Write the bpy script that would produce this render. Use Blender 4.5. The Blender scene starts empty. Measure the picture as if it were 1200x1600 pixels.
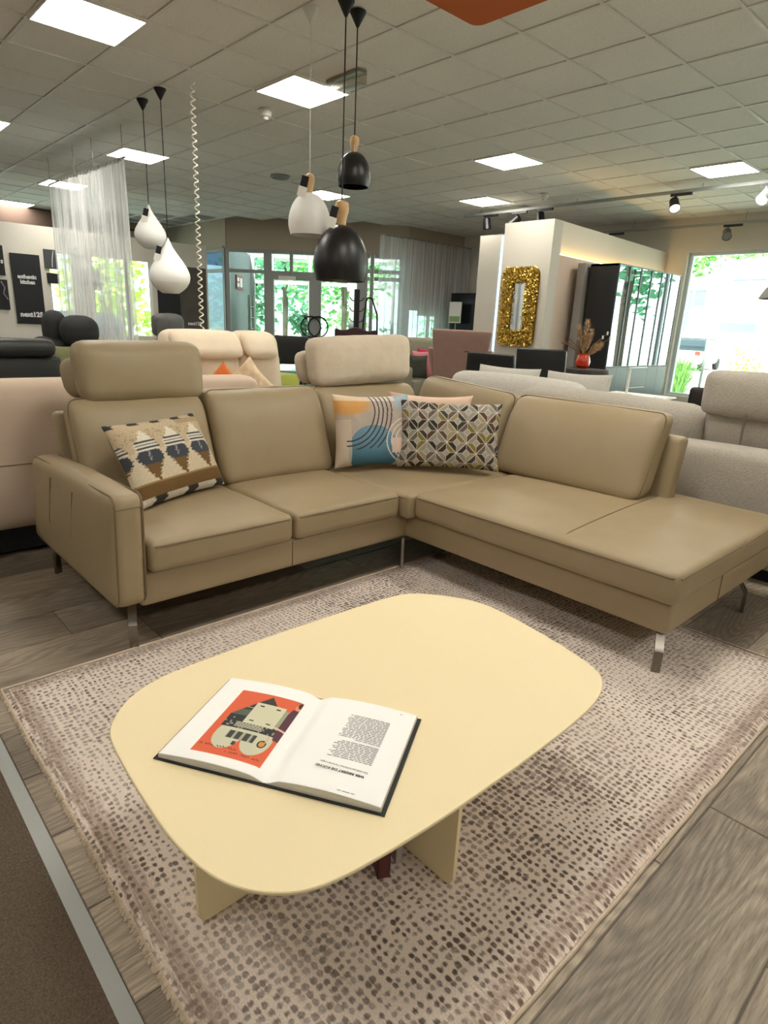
import bpy, bmesh, math, random
from mathutils import Vector, Matrix, noise
S = bpy.context.scene
C = S.collection
R = random.Random(11)
PI = math.pi
# ------------------------------------------------------------------ camera
YAW, PITCH, ROLL, FPX, CAMH = 0.813793, -0.294913, 0.045342, 973.494, 1.4
_fw = Vector((-math.sin(YAW)*math.cos(PITCH), math.cos(YAW)*math.cos(PITCH), math.sin(PITCH)))
_r0 = Vector((math.cos(YAW), math.sin(YAW), 0)); _u0 = _r0.cross(_fw)
_r = _r0*math.cos(ROLL)+_u0*math.sin(ROLL); _u = -_r0*math.sin(ROLL)+_u0*math.cos(ROLL)
cam = bpy.data.cameras.new('camera'); camo = bpy.data.objects.new('camera', cam); C.objects.link(camo)
cam.sensor_fit = 'VERTICAL'; cam.sensor_height = 24.0; cam.lens = FPX/1600*24.0; cam.clip_start = .05; cam.clip_end = 300
mw = Matrix((( _r.x, _u.x, -_fw.x, 0), (_r.y, _u.y, -_fw.y, 0), (_r.z, _u.z, -_fw.z, CAMH), (0, 0, 0, 1)))
camo.matrix_world = mw
S.camera = camo
# ------------------------------------------------------------------ world, sun, exposure
W = bpy.data.worlds.new('sky'); S.world = W; W.use_nodes = True
wn = W.node_tree.nodes; wl = W.node_tree.links
bg = wn['Background']
sky = wn.new('ShaderNodeTexSky'); sky.sky_type = 'HOSEK_WILKIE'; sky.turbidity = 6; sky.ground_albedo = .5
sky.sun_direction = (.35, -.55, .76)
mixw = wn.new('ShaderNodeMix'); mixw.data_type = 'RGBA'; mixw.inputs[0].default_value = .55
mixw.inputs[7].default_value = (.86, .95, 1.0, 1)
wl.new(sky.outputs[0], mixw.inputs[6]); wl.new(mixw.outputs[2], bg.inputs[0])
bg.inputs[1].default_value = 7.0
sun = bpy.data.lights.new('sun', 'SUN'); sun.energy = 22.0; sun.angle = math.radians(3); sun.color = (1, .96, .88)
suno = bpy.data.objects.new('sun', sun); C.objects.link(suno)
suno.rotation_euler = Vector((-.35, .55, -.76)).to_track_quat('-Z', 'Y').to_euler()
PANEL = 30.0            # emission of the ceiling panels
S.cycles.transparent_max_bounces = 32
S.view_settings.view_transform = 'Standard'; S.view_settings.look = 'None'
S.view_settings.exposure = 0.0; S.view_settings.gamma = 1.0; S.view_settings.use_curve_mapping = False
# ------------------------------------------------------------------ helpers
def lin(c):
    c = c/255.0
    return c/12.92 if c <= .04045 else ((c+.055)/1.055)**2.4
def rgb(*c):
    if len(c) == 1: c = c[0]
    return (lin(c[0]), lin(c[1]), lin(c[2]), 1.0)
def mat(name, col, rough=.6, metal=0.0, bump=None, var=None, stretch=None, spec=.5, sheen=0, coat=0, attr=False, emit=None):
    m = bpy.data.materials.new(name); m.use_nodes = True
    nt = m.node_tree; n = nt.nodes; l = nt.links; p = n['Principled BSDF']
    p.inputs['Base Color'].default_value = rgb(col); p.inputs['Roughness'].default_value = rough
    p.inputs['Metallic'].default_value = metal; p.inputs['Specular IOR Level'].default_value = spec
    p.inputs['Sheen Weight'].default_value = sheen; p.inputs['Coat Weight'].default_value = coat
    if emit:
        p.inputs['Emission Color'].default_value = rgb(emit[0]); p.inputs['Emission Strength'].default_value = emit[1]
    tc = mp = None
    if bump or var:
        tc = n.new('ShaderNodeTexCoord'); mp = n.new('ShaderNodeMapping'); l.new(tc.outputs['Object'], mp.inputs[0])
        if stretch: mp.inputs['Scale'].default_value = stretch
    src = None
    if attr:
        a = n.new('ShaderNodeAttribute'); a.attribute_name = 'Col'; src = a.outputs['Color']
    if var:
        t = n.new('ShaderNodeTexNoise'); t.inputs['Scale'].default_value = var[0]; t.inputs['Detail'].default_value = 6
        t.inputs['Roughness'].default_value = .65
        l.new(mp.outputs[0], t.inputs['Vector'])
        mr = n.new('ShaderNodeMapRange'); mr.inputs[1].default_value = .25; mr.inputs[2].default_value = .75
        mr.inputs[3].default_value = 1-var[1]; mr.inputs[4].default_value = 1+var[1]; l.new(t.outputs[0], mr.inputs[0])
        mx = n.new('ShaderNodeMix'); mx.data_type = 'RGBA'; mx.blend_type = 'MULTIPLY'; mx.inputs[0].default_value = 1
        if src: l.new(src, mx.inputs[6])
        else: mx.inputs[6].default_value = rgb(col)
        l.new(mr.outputs[0], mx.inputs[7]); src = mx.outputs[2]
    if src: l.new(src, p.inputs['Base Color'])
    if bump:
        t = n.new('ShaderNodeTexNoise'); t.inputs['Scale'].default_value = bump[0]; t.inputs['Detail'].default_value = 4
        l.new(mp.outputs[0], t.inputs['Vector'])
        b = n.new('ShaderNodeBump'); b.inputs['Strength'].default_value = bump[1]; b.inputs['Distance'].default_value = bump[2] if len(bump) > 2 else .004
        l.new(t.outputs[0], b.inputs['Height']); l.new(b.outputs[0], p.inputs['Normal'])
    return m
def glow(name, col, strength):
    m = bpy.data.materials.new(name); m.use_nodes = True; n = m.node_tree.nodes; n.clear()
    e = n.new('ShaderNodeEmission'); o = n.new('ShaderNodeOutputMaterial')
    e.inputs[0].default_value = rgb(col); e.inputs[1].default_value = strength
    m.node_tree.links.new(e.outputs[0], o.inputs[0]); return m
def see_through(name, col, gloss=.08, rough=.02, tint=(255, 255, 255), diffuse=None, dcol=None):
    """thin pane or veil: transparent, a little mirror, optionally a share of woven thread"""
    m = bpy.data.materials.new(name); m.use_nodes = True; nt = m.node_tree; n = nt.nodes; l = nt.links; n.clear()
    o = n.new('ShaderNodeOutputMaterial'); t = n.new('ShaderNodeBsdfTransparent'); t.inputs[0].default_value = rgb(tint)
    mx = n.new('ShaderNodeMixShader')
    if diffuse is None:
        g = n.new('ShaderNodeBsdfGlossy'); g.inputs[0].default_value = rgb(col); g.inputs[1].default_value = rough
        fr = n.new('ShaderNodeLayerWeight'); fr.inputs[0].default_value = .5; fp = n.new('ShaderNodeMath'); fp.operation = 'POWER'; fp.inputs[1].default_value = 4; l.new(fr.outputs['Facing'], fp.inputs[0])
        ad = n.new('ShaderNodeMath'); ad.operation = 'ADD'; ad.inputs[1].default_value = gloss+.02; l.new(fp.outputs[0], ad.inputs[0]); ad.use_clamp = True
        l.new(ad.outputs[0], mx.inputs[0]); l.new(t.outputs[0], mx.inputs[1]); l.new(g.outputs[0], mx.inputs[2])
    else:
        d = n.new('ShaderNodeBsdfDiffuse'); d.inputs[0].default_value = rgb(dcol)
        tl = n.new('ShaderNodeBsdfTranslucent'); tl.inputs[0].default_value = rgb(dcol)
        a = n.new('ShaderNodeMixShader'); a.inputs[0].default_value = .45
        l.new(d.outputs[0], a.inputs[1]); l.new(tl.outputs[0], a.inputs[2])
        tc = n.new('ShaderNodeTexCoord'); mp = n.new('ShaderNodeMapping'); mp.inputs['Scale'].default_value = (9, 9, .03)
        tx = n.new('ShaderNodeTexNoise'); tx.inputs['Scale'].default_value = 2.2; tx.inputs['Detail'].default_value = 5; tx.inputs['Roughness'].default_value = .8
        l.new(tc.outputs['Object'], mp.inputs[0]); l.new(mp.outputs[0], tx.inputs['Vector'])
        mr = n.new('ShaderNodeMapRange'); mr.inputs[1].default_value = .3; mr.inputs[2].default_value = .7
        mr.inputs[3].default_value = max(0, diffuse-.22); mr.inputs[4].default_value = diffuse+.26; l.new(tx.outputs[0], mr.inputs[0])
        l.new(mr.outputs[0], mx.inputs[0]); l.new(t.outputs[0], mx.inputs[1]); l.new(a.outputs[0], mx.inputs[2])
    l.new(mx.outputs[0], o.inputs[0]); return m

ROOT = {}
def tag(o, label=None, cat=None, group=None, kind=None):
    if label: o['label'] = label
    if cat: o['category'] = cat
    if group: o['group'] = group
    if kind: o['kind'] = kind
    return o
def thing(name, label, cat, loc=(0, 0, 0), rz=0.0, group=None):
    o = bpy.data.objects.new(name, None); C.objects.link(o); o.empty_display_size = .1
    o.location = loc; o.rotation_euler = (0, 0, rz); tag(o, label, cat, group)
    ROOT[o] = Matrix.Translation(Vector(loc)) @ Matrix.Rotation(rz, 4, 'Z')
    return o
def root_of(o):
    while o is not None and o not in ROOT: o = o.parent
    return o
class MB:
    """collects shapes; build() links them as ONE mesh object"""
    def __init__(s): s.v = []; s.f = []; s.col = None
    def add(s, vs, fs):
        b = len(s.v); s.v += [Vector(p) for p in vs]; s.f += [tuple(i+b for i in f) for f in fs]; return s
    def box(s, lo, hi):
        x0, y0, z0 = lo; x1, y1, z1 = hi
        return s.add([(x0, y0, z0), (x1, y0, z0), (x1, y1, z0), (x0, y1, z0), (x0, y0, z1), (x1, y0, z1), (x1, y1, z1), (x0, y1, z1)],
                     [(0, 3, 2, 1), (4, 5, 6, 7), (0, 1, 5, 4), (1, 2, 6, 5), (2, 3, 7, 6), (3, 0, 4, 7)])
    def rbox(s, c, size, r=.03, bulge=(0, 0, 0), n=6, e=3, warp=None, crease=0):
        half = [d/2 for d in size]; r = min([r]+[h*.999 for h in half])
        ts = []
        for h in half:
            t = [-h + r*(1-math.cos(k/e*PI/2)) for k in range(e)]
            core = [-(h-r) + 2*(h-r)*k/n for k in range(n+1)]
            ts.append(t+core+[-q for q in reversed(t)])
        N = len(ts[0]); idx = {}; vs = []; fs = []
        def vid(i, j, k):
            key = (i, j, k)
            if key in idx: return idx[key]
            q = Vector((ts[0][i], ts[1][j], ts[2][k])); core = Vector([max(-(half[a]-r), min(half[a]-r, q[a])) for a in range(3)])
            # lattice surface point pushed onto the rounded box
            for a, ii in enumerate((i, j, k)):
                if ii == 0: q[a] = -half[a]
                if ii == N-1: q[a] = half[a]
            d = q-core
            if d.length > 1e-9: q = core+d.normalized()*r
            u = [q[a]/half[a] for a in range(3)]
            b = Vector([bulge[a]*u[a]*(1-min(1, abs(u[(a+1) % 3]))**2.2)*(1-min(1, abs(u[(a+2) % 3]))**2.2) for a in range(3)])
            q = q+b
            if crease:
                p = Vector(c)+q; k = noise.noise(p*5.2)+.5*noise.noise(p*11+Vector((3, 1, 7)))
                q = q+d.normalized()*crease*k
            if warp: q = warp(q, u)
            idx[key] = len(vs); vs.append(q+Vector(c)); return idx[key]
        L = N-1
        for i in range(L):
            for j in range(L):
                fs.append((vid(i, j, 0), vid(i, j+1, 0), vid(i+1, j+1, 0), vid(i+1, j, 0)))
                fs.append((vid(i, j, L), vid(i+1, j, L), vid(i+1, j+1, L), vid(i, j+1, L)))
                fs.append((vid(i, 0, j), vid(i+1, 0, j), vid(i+1, 0, j+1), vid(i, 0, j+1)))
                fs.append((vid(i, L, j), vid(i, L, j+1), vid(i+1, L, j+1), vid(i+1, L, j)))
                fs.append((vid(0, i, j), vid(0, i, j+1), vid(0, i+1, j+1), vid(0, i+1, j)))
                fs.append((vid(L, i, j), vid(L, i+1, j), vid(L, i+1, j+1), vid(L, i, j+1)))
        return s.add(vs, fs)
    def sweep(s, path, sec, closed=False, up=(0, 0, 1), caps=True):
        P = [Vector(p) for p in path]; n = len(P); m = len(sec); vs = []; fs = []; up = Vector(up); last = None
        for i, p in enumerate(P):
            a = P[(i-1) % n] if (closed or i > 0) else p; b = P[(i+1) % n] if (closed or i < n-1) else p
            t = (b-a).normalized()
            x = t.cross(up)
            if x.length < 1e-3: x = last if last else t.cross(Vector((1, 0, 0)))
            x = x.normalized()
            if last and x.dot(last) < 0 and abs(t.dot(up)) > .9: x = -x
            last = x; y = x.cross(t).normalized()
            for (q, w) in sec: vs.append(p+x*q+y*w)
        for i in range(n if closed else n-1):
            j = (i+1) % n
            for k in range(m):
                k2 = (k+1) % m; fs.append((i*m+k, i*m+k2, j*m+k2, j*m+k))
        if caps and not closed:
            fs.append(tuple(range(m))[::-1]); fs.append(tuple((n-1)*m+k for k in range(m)))
        return s.add(vs, fs)
    def tube(s, path, r, n=8, closed=False, up=(0, 0, 1)):
        return s.sweep(path, [(r*math.cos(2*PI*k/n), r*math.sin(2*PI*k/n)) for k in range(n)], closed, up)
    def bar(s, path, w, t, up=(0, 0, 1), closed=False):
        return s.sweep(path, [(-w/2, -t/2), (w/2, -t/2), (w/2, t/2), (-w/2, t/2)], closed, up)
    def lathe(s, prof, c=(0, 0, 0), n=24, cap=True):
        vs = []; fs = []; m = len(prof)
        for k in range(n):
            a = 2*PI*k/n
            for (r, z) in prof: vs.append((c[0]+r*math.cos(a), c[1]+r*math.sin(a), c[2]+z))
        for k in range(n):
            k2 = (k+1) % n
            for i in range(m-1): fs.append((k*m+i, k2*m+i, k2*m+i+1, k*m+i+1))
        if cap:
            if prof[0][0] > 1e-4: fs.append(tuple(k*m for k in range(n))[::-1])
            if prof[-1][0] > 1e-4: fs.append(tuple(k*m+m-1 for k in range(n)))
        return s.add(vs, fs)
    def prism(s, poly, z0, z1):
        n = len(poly)
        return s.add([(x, y, z0) for x, y in poly]+[(x, y, z1) for x, y in poly],
                     [tuple(range(n))[::-1], tuple(range(n, 2*n))]+[(i, (i+1) % n, (i+1) % n+n, i+n) for i in range(n)])
    def grid(s, fn, nu, nv):
        vs = [fn(i/nu, j/nv) for j in range(nv+1) for i in range(nu+1)]
        fs = [(j*(nu+1)+i, j*(nu+1)+i+1, (j+1)*(nu+1)+i+1, (j+1)*(nu+1)+i) for j in range(nv) for i in range(nu)]
        return s.add(vs, fs)
    def xf(s, M):
        s.v = [M @ p for p in s.v]; return s
    def build(s, name, m, parent=None, smooth=35, local=False):
        vs = s.v
        if parent is not None and not local:
            rt = root_of(parent)
            if rt is not None:
                iv = ROOT[rt].inverted(); vs = [iv @ p for p in vs]
        me = bpy.data.meshes.new(name); me.from_pydata([tuple(p) for p in vs], [], s.f)
        if s.col is not None:
            ca = me.color_attributes.new('Col', 'FLOAT_COLOR', 'POINT')
            ca.data.foreach_set('color', [q for c in s.col for q in c])
        bm = bmesh.new(); bm.from_mesh(me)
        if smooth is not None and s.col is None: bmesh.ops.remove_doubles(bm, verts=bm.verts, dist=1e-5)
        bmesh.ops.recalc_face_normals(bm, faces=bm.faces); bm.to_mesh(me); bm.free()
        if smooth:
            me.shade_smooth(); me.set_sharp_from_angle(angle=math.radians(smooth))
        me.materials.append(m)
        o = bpy.data.objects.new(name, me); C.objects.link(o)
        if parent is not None: o.parent = parent
        return o
def struct(name, mb, m, parent=None, smooth=None):
    o = mb.build(name, m, parent, smooth)
    if parent is None: o['kind'] = 'structure'
    return o
def kids(o): return [c for c in bpy.data.objects if c.parent == o]
def copy_thing(root, loc, rz, label):
    r = root.copy(); C.objects.link(r); r.location = loc; r.rotation_euler = (0, 0, rz); r['label'] = label
    ROOT[r] = Matrix.Translation(Vector(loc)) @ Matrix.Rotation(rz, 4, 'Z')
    for ch in kids(root):
        c = ch.copy(); C.objects.link(c); c.parent = r
        for g in kids(ch):
            d = g.copy(); C.objects.link(d); d.parent = c
    return r
def lettering(txt, size, m, parent, M, name='lettering', align='CENTER', ext=.001, sx=1.0, bold=0.0):
    """flat lettering; M maps text space (x right, y up, z towards the reader) to the world"""
    cu = bpy.data.curves.new('t', 'FONT'); cu.body = txt; cu.size = size; cu.align_x = align; cu.extrude = ext; cu.resolution_u = 2; cu.offset = bold
    tmp = bpy.data.objects.new('t', cu); C.objects.link(tmp)
    dg = bpy.context.evaluated_depsgraph_get(); me = bpy.data.meshes.new_from_object(tmp.evaluated_get(dg))
    bpy.data.objects.remove(tmp); bpy.data.curves.remove(cu)
    rt = root_of(parent); T = (ROOT[rt].inverted() if rt else Matrix()) @ M @ Matrix.Diagonal((sx, 1, 1, 1))
    me.transform(T); me.materials.clear(); me.materials.append(m); me.name = name
    o = bpy.data.objects.new(name, me); C.objects.link(o); o.parent = parent
    return o
def frame(o, x, y):
    x = Vector(x).normalized(); y = Vector(y).normalized(); z = x.cross(y)
    return Matrix(((x.x, y.x, z.x, o[0]), (x.y, y.y, z.y, o[1]), (x.z, y.z, z.z, o[2]), (0, 0, 0, 1)))
def smoothstep(a, b, x):
    t = max(0, min(1, (x-a)/(b-a))); return t*t*(3-2*t)
def mixc(a, b, t): return tuple(a[i]+(b[i]-a[i])*t for i in range(3))
def h2(*k):
    random.seed(hash(k)); return random.random()
# ------------------------------------------------------------------ shared materials
m_wall = mat('wall_paint', (214, 209, 198), .9, var=(1.5, .02))
m_wall_beige = mat('wall_beige', (178, 166, 148), .9, var=(1.2, .03))
m_white = mat('white_lacquer', (232, 230, 224), .45)
m_black = mat('black_satin', (22, 22, 24), .4)
m_blackmatt = mat('black_matt', (17, 17, 19), .75)
m_chrome = mat('brushed_steel', (176, 172, 166), .28, 1.0)
m_alu = mat('grey_aluminium', (150, 152, 150), .5, .3)
m_glass = see_through('window_glass', (255, 255, 255), .02, tint=(236, 246, 242))
m_darkglass = see_through('vestibule_glass', (220, 235, 240), .08, tint=(120, 140, 150))
m_paper = mat('white_paper', (236, 234, 228), .8)
m_ink = mat('printing_ink', (40, 40, 42), .8)
# wood floor: every plank shifts its own grain
def plank_material():
    m = bpy.data.materials.new('grey_oak_planks'); m.use_nodes = True; nt = m.node_tree; n = nt.nodes; l = nt.links; p = n['Principled BSDF']
    tc = n.new('ShaderNodeTexCoord'); oi = n.new('ShaderNodeObjectInfo')
    sc = n.new('ShaderNodeVectorMath'); sc.operation = 'SCALE'; sc.inputs[3].default_value = 37.0
    cx = n.new('ShaderNodeCombineXYZ'); l.new(oi.outputs['Random'], cx.inputs[0]); l.new(oi.outputs['Random'], cx.inputs[1]); l.new(oi.outputs['Random'], cx.inputs[2])
    l.new(cx.outputs[0], sc.inputs[0])
    ad = n.new('ShaderNodeVectorMath'); l.new(tc.outputs['Object'], ad.inputs[0]); l.new(sc.outputs[0], ad.inputs[1])
    mp = n.new('ShaderNodeMapping'); mp.inputs['Scale'].default_value = (1, .16, 1); l.new(ad.outputs[0], mp.inputs[0])
    # cathedral grain: rings of a warped field
    w1 = n.new('ShaderNodeTexNoise'); w1.inputs['Scale'].default_value = 3.4; w1.inputs['Detail'].default_value = 1.5; l.new(mp.outputs[0], w1.inputs['Vector'])
    mu = n.new('ShaderNodeMath'); mu.operation = 'MULTIPLY'; mu.inputs[1].default_value = 240; l.new(w1.outputs[0], mu.inputs[0])
    sn = n.new('ShaderNodeMath'); sn.operation = 'SINE'; l.new(mu.outputs[0], sn.inputs[0])
    r1 = n.new('ShaderNodeMapRange'); r1.inputs[1].default_value = -1; r1.inputs[3].default_value = .80; r1.inputs[4].default_value = 1.12; l.new(sn.outputs[0], r1.inputs[0])
    mp2 = n.new('ShaderNodeMapping'); mp2.inputs['Scale'].default_value = (1, .05, 1); l.new(ad.outputs[0], mp2.inputs[0])
    w2 = n.new('ShaderNodeTexNoise'); w2.inputs['Scale'].default_value = 210; w2.inputs['Detail'].default_value = 5; w2.inputs['Roughness'].default_value = .7; l.new(mp2.outputs[0], w2.inputs['Vector'])
    r2 = n.new('ShaderNodeMapRange'); r2.inputs[1].default_value = .3; r2.inputs[2].default_value = .7; r2.inputs[3].default_value = .60; r2.inputs[4].default_value = 1.42; l.new(w2.outputs[0], r2.inputs[0])
    w3 = n.new('ShaderNodeTexNoise'); w3.inputs['Scale'].default_value = 2.2; w3.inputs['Detail'].default_value = 3; l.new(mp.outputs[0], w3.inputs['Vector'])
    cr = n.new('ShaderNodeValToRGB'); e = cr.color_ramp.elements
    e[0].position = .3; e[0].color = rgb(112, 101, 89); e[1].position = .72; e[1].color = rgb(168, 153, 135); l.new(w3.outputs[0], cr.inputs[0])
    a = n.new('ShaderNodeMath'); a.operation = 'MULTIPLY'; l.new(r1.outputs[0], a.inputs[0]); l.new(r2.outputs[0], a.inputs[1])
    tn = n.new('ShaderNodeMapRange'); tn.inputs[3].default_value = .88; tn.inputs[4].default_value = 1.1; l.new(oi.outputs['Random'], tn.inputs[0])
    a2 = n.new('ShaderNodeMath'); a2.operation = 'MULTIPLY'; l.new(a.outputs[0], a2.inputs[0]); l.new(tn.outputs[0], a2.inputs[1])
    mx = n.new('ShaderNodeMix'); mx.data_type = 'RGBA'; mx.blend_type = 'MULTIPLY'; mx.inputs[0].default_value = 1
    l.new(cr.outputs[0], mx.inputs[6]); l.new(a2.outputs[0], mx.inputs[7]); l.new(mx.outputs[2], p.inputs['Base Color'])
    p.inputs['Roughness'].default_value = .5
    b = n.new('ShaderNodeBump'); b.inputs['Strength'].default_value = .25; b.inputs['Distance'].default_value = .002; l.new(a.outputs[0], b.inputs['Height']); l.new(b.outputs[0], p.inputs['Normal'])
    return m
m_plank = plank_material()
m_carpet = mat('brown_carpet', (96, 82, 68), .95, bump=(420, .8, .004), var=(190, .6))
m_sub = mat('dark_wood_floor', (88, 79, 70), .6, var=(6, .2), stretch=(3, .3, 1))
CEIL = 3.384
# ------------------------------------------------------------------ floor
floor = struct('floor', MB().prism([(-16.2, -5), (5, -5), (5, 12.2), (-10.3, 12.2), (-10.3, 10.2), (-13.2, 7.4), (-16.2, 7.4)], -.2, -.003), m_sub)
PW = .29; px0 = -.153; plank_me = {}
for k in range(-16, 6):
    x0 = px0+k*PW; y = .305; first = True
    shift = {-2: 1.23}.get(k, .25+R.random()*.9)
    while y < 4.7:
        L = shift if first else 1.28
        first = False; y1 = min(y+L, 4.75); g = .0018
        key = round(y1-y, 3)
        if key not in plank_me:
            w, hh = PW/2-g, (y1-y)/2-g; b = .0022
            mb = MB().add([(-w, -hh, -.003), (w, -hh, -.003), (w, hh, -.003), (-w, hh, -.003), (-w+b, -hh+b, 0), (w-b, -hh+b, 0), (w-b, hh-b, 0), (-w+b, hh-b, 0)],
                          [(4, 5, 6, 7), (0, 1, 5, 4), (1, 2, 6, 5), (2, 3, 7, 6), (3, 0, 4, 7)])
            o = mb.build('plank', m_plank, floor, smooth=None); plank_me[key] = o.data
        else:
            o = bpy.data.objects.new('plank', plank_me[key]); C.objects.link(o); o.parent = floor
        o.location = (x0+PW/2, (y+y1)/2, 0); y = y1
MB().box((-9, -5, -.003), (5, .265, .004)).build('carpet', m_carpet, floor)
MB().prism([(-9, .265), (5, .265), (5, .303), (-9, .303)], -.003, .005).build('metal_strip', mat('satin_metal_strip', (168, 170, 168), .5, .35), floor)
# ------------------------------------------------------------------ ceiling
ceil_poly = [(-16.4, -5.2), (5.2, -5.2), (5.2, 12.4), (-10.6, 12.4), (-10.6, 10.1), (-13.3, 7.35), (-16.4, 7.35)]
ceiling = struct('ceiling', MB().prism(ceil_poly, CEIL+.02, CEIL+.2), mat('ceiling_void', (150, 146, 138), .9))
m_tile = mat('mineral_ceiling_tile', (238, 237, 230), .95, var=(150, .2), bump=(160, .5, .003))
m_grid = mat('ceiling_grid_white', (232, 230, 224), .5)
LIGHTS = [(-4, -5), (-1, -5), (4, -5), (7, -2), (7, -8), (-1, -11), (-4, -11), (-1, -16), (4, -11), (-1, -21),
          (-4, 1), (-1, 1), (4, 1), (8, 4), (-4, 7), (-1, 7), (4, 7), (-9, 1), (-9, -5), (-9, 7), (-9, -11)]
TX, TY, TS = -2.581, 4.146, .625
def inside(x, y):
    if not (-16.2 < x < 4.9 and -4.9 < y < 12): return False
    if x < -10.5 and y > 7.3+(x+13.2)-.35: return False
    return not (x < -13.2 and y > 7.0)
tiles = []
for i in range(-15, 13):
    for j in range(-22, 12):
        x, y = TX+TS*(j+.5), TY+TS*(i+.5)
        if not inside(x, y) or (i, j) in LIGHTS: continue
        v = Vector((x, y, CEIL-CAMH)); d = v.dot(_fw); vis = False
        if d > .4:
            sx, sy = 600+FPX*v.dot(_r)/d, 800-FPX*v.dot(_u)/d; vis = -90 < sx < 1290 and -90 < sy < 700
        tiles.append((not vis, v.length, x, y))
tiles.sort()
tile_me = None; rest = MB()
a = TS/2-.011; b = .008
for n_, (hid, dist, x, y) in enumerate(tiles):
    if not hid and n_ < 298:
        if tile_me is None:
            o = MB().add([(-a, -a, .016), (a, -a, .016), (a, a, .016), (-a, a, .016), (-a+b, -a+b, .005), (a-b, -a+b, .005), (a-b, a-b, .005), (-a+b, a-b, .005)],
                         [(4, 7, 6, 5), (0, 4, 5, 1), (1, 5, 6, 2), (2, 6, 7, 3), (3, 7, 4, 0)]).build('ceiling_tile', m_tile, ceiling, smooth=None); tile_me = o.data
        else:
            o = bpy.data.objects.new('ceiling_tile', tile_me); C.objects.link(o); o.parent = ceiling
        o.location = (x, y, CEIL+R.uniform(0, .003)); 
    else:
        rest.add([(x-a, y-a, CEIL+.006), (x+a, y-a, CEIL+.006), (x+a, y+a, CEIL+.006), (x-a, y+a, CEIL+.006)], [(0, 3, 2, 1)])
o = rest.build('far_ceiling_tiles', m_tile, ceiling, smooth=None); o['kind'] = 'stuff'
gb = MB()
for j in range(-21, 13):
    x = TX+TS*j; y1 = 12.0 if x > -10.4 else (7.3 if x < -13.2 else 10.1+(x+10.4)); gb.box((x-.012, -4.9, CEIL), (x+.012, y1, CEIL+.02))
for i in range(-14, 13):
    y = TY+TS*i; x0 = -16.1 if y < 7.3 else (-10.4 if y > 10.1 else y-20.5); gb.box((x0, y-.012, CEIL+.0005), (4.9, y+.012, CEIL+.02))
o = gb.build('ceiling_grid', m_grid, ceiling, smooth=None); o['kind'] = 'stuff'
# ceiling light panels
m_panel = glow('led_panel', (255, 250, 238), PANEL)
lab = {(-4, -5): 'large square ceiling light nearest the upper left corner', (-1, -5): 'ceiling light beside the white box above the dome pendants',
       (4, -5): 'ceiling light right of the black pendant, above the track', (7, -2): 'ceiling light at the far right beside the long track',
       (7, -8): 'small ceiling light above the left end of the track', (-1, -11): 'ceiling light at the end of the left curtain rail',
       (-4, -11): 'ceiling light cut off by the left edge, upper one', (-1, -16): 'ceiling light half behind the left sheer curtain',
       (4, -11): 'ceiling light just above the white dome pendant', (-1, -21): 'ceiling light cut off by the left edge above the poster wall'}
extra = ['over the near carpet', 'above the rug', 'over the boucle sofa', 'by the shop window', 'behind the viewer on the right', 'right of the rug', 'by the right side wall', 'behind the viewer over the carpet', 'left behind the viewer', 'far right behind the viewer', 'far left behind the viewer']
ei = 0; pan = None
for (i, j) in LIGHTS:
    x, y = TX+TS*(j+.5), TY+TS*(i+.5)
    L = lab.get((i, j))
    if L is None: L = 'square ceiling light outside the picture, '+extra[ei]; ei += 1
    if pan is None:
        pan = t = thing('ceiling_light', L, 'ceiling light', (x, y, CEIL-.012), group='square light panels in the ceiling')
        h = .31
        f = MB()
        for lo, hi in (((-h, -h), (h, -h+.012)), ((-h, h-.012), (h, h)), ((-h, -h+.012), (-h+.012, h-.012)), ((h-.012, -h+.012), (h, h-.012))): f.box((*lo, 0), (*hi, .02))
        f.build('frame', m_white, t, smooth=None, local=True)
        MB().box((-h+.012, -h+.012, .004), (h-.012, h-.012, .014)).build('diffuser', m_panel, t, smooth=None, local=True)
    else: copy_thing(pan, (x, y, CEIL-.012), 0, L)
# ------------------------------------------------------------------ walls with openings
def wall(name, o, ud, ulen, z0, z1, th, m, holes=()):
    """wall from point o along unit direction ud; thickness th to its left; holes = (u0, u1, z0, z1)"""
    ud = Vector((ud[0], ud[1], 0)).normalized(); nn = Vector((-ud.y, ud.x, 0)); o = Vector((o[0], o[1], 0))
    us = sorted({0, ulen, *[h[0] for h in holes], *[h[1] for h in holes]}); zs = sorted({z0, z1, *[h[2] for h in holes], *[h[3] for h in holes]})
    mb = MB()
    for a, b in zip(us, us[1:]):
        for c, d in zip(zs, zs[1:]):
            if any(h[0] <= (a+b)/2 <= h[1] and h[2] <= (c+d)/2 <= h[3] for h in holes): continue
            q = [o+ud*a, o+ud*b, o+ud*b+nn*th, o+ud*a+nn*th]
            mb.prism([(p.x, p.y) for p in q], c, d)
    return struct(name, mb, m)
def obox(o, ud, u0, u1, n0, n1, z0, z1, mb=None):
    ud = Vector((ud[0], ud[1], 0)).normalized(); nn = Vector((-ud.y, ud.x, 0)); o = Vector((o[0], o[1], 0))
    q = [o+ud*u0+nn*n0, o+ud*u1+nn*n0, o+ud*u1+nn*n1, o+ud*u0+nn*n1]
    return (mb or MB()).prism([(p.x, p.y) for p in q], z0, z1)
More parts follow.
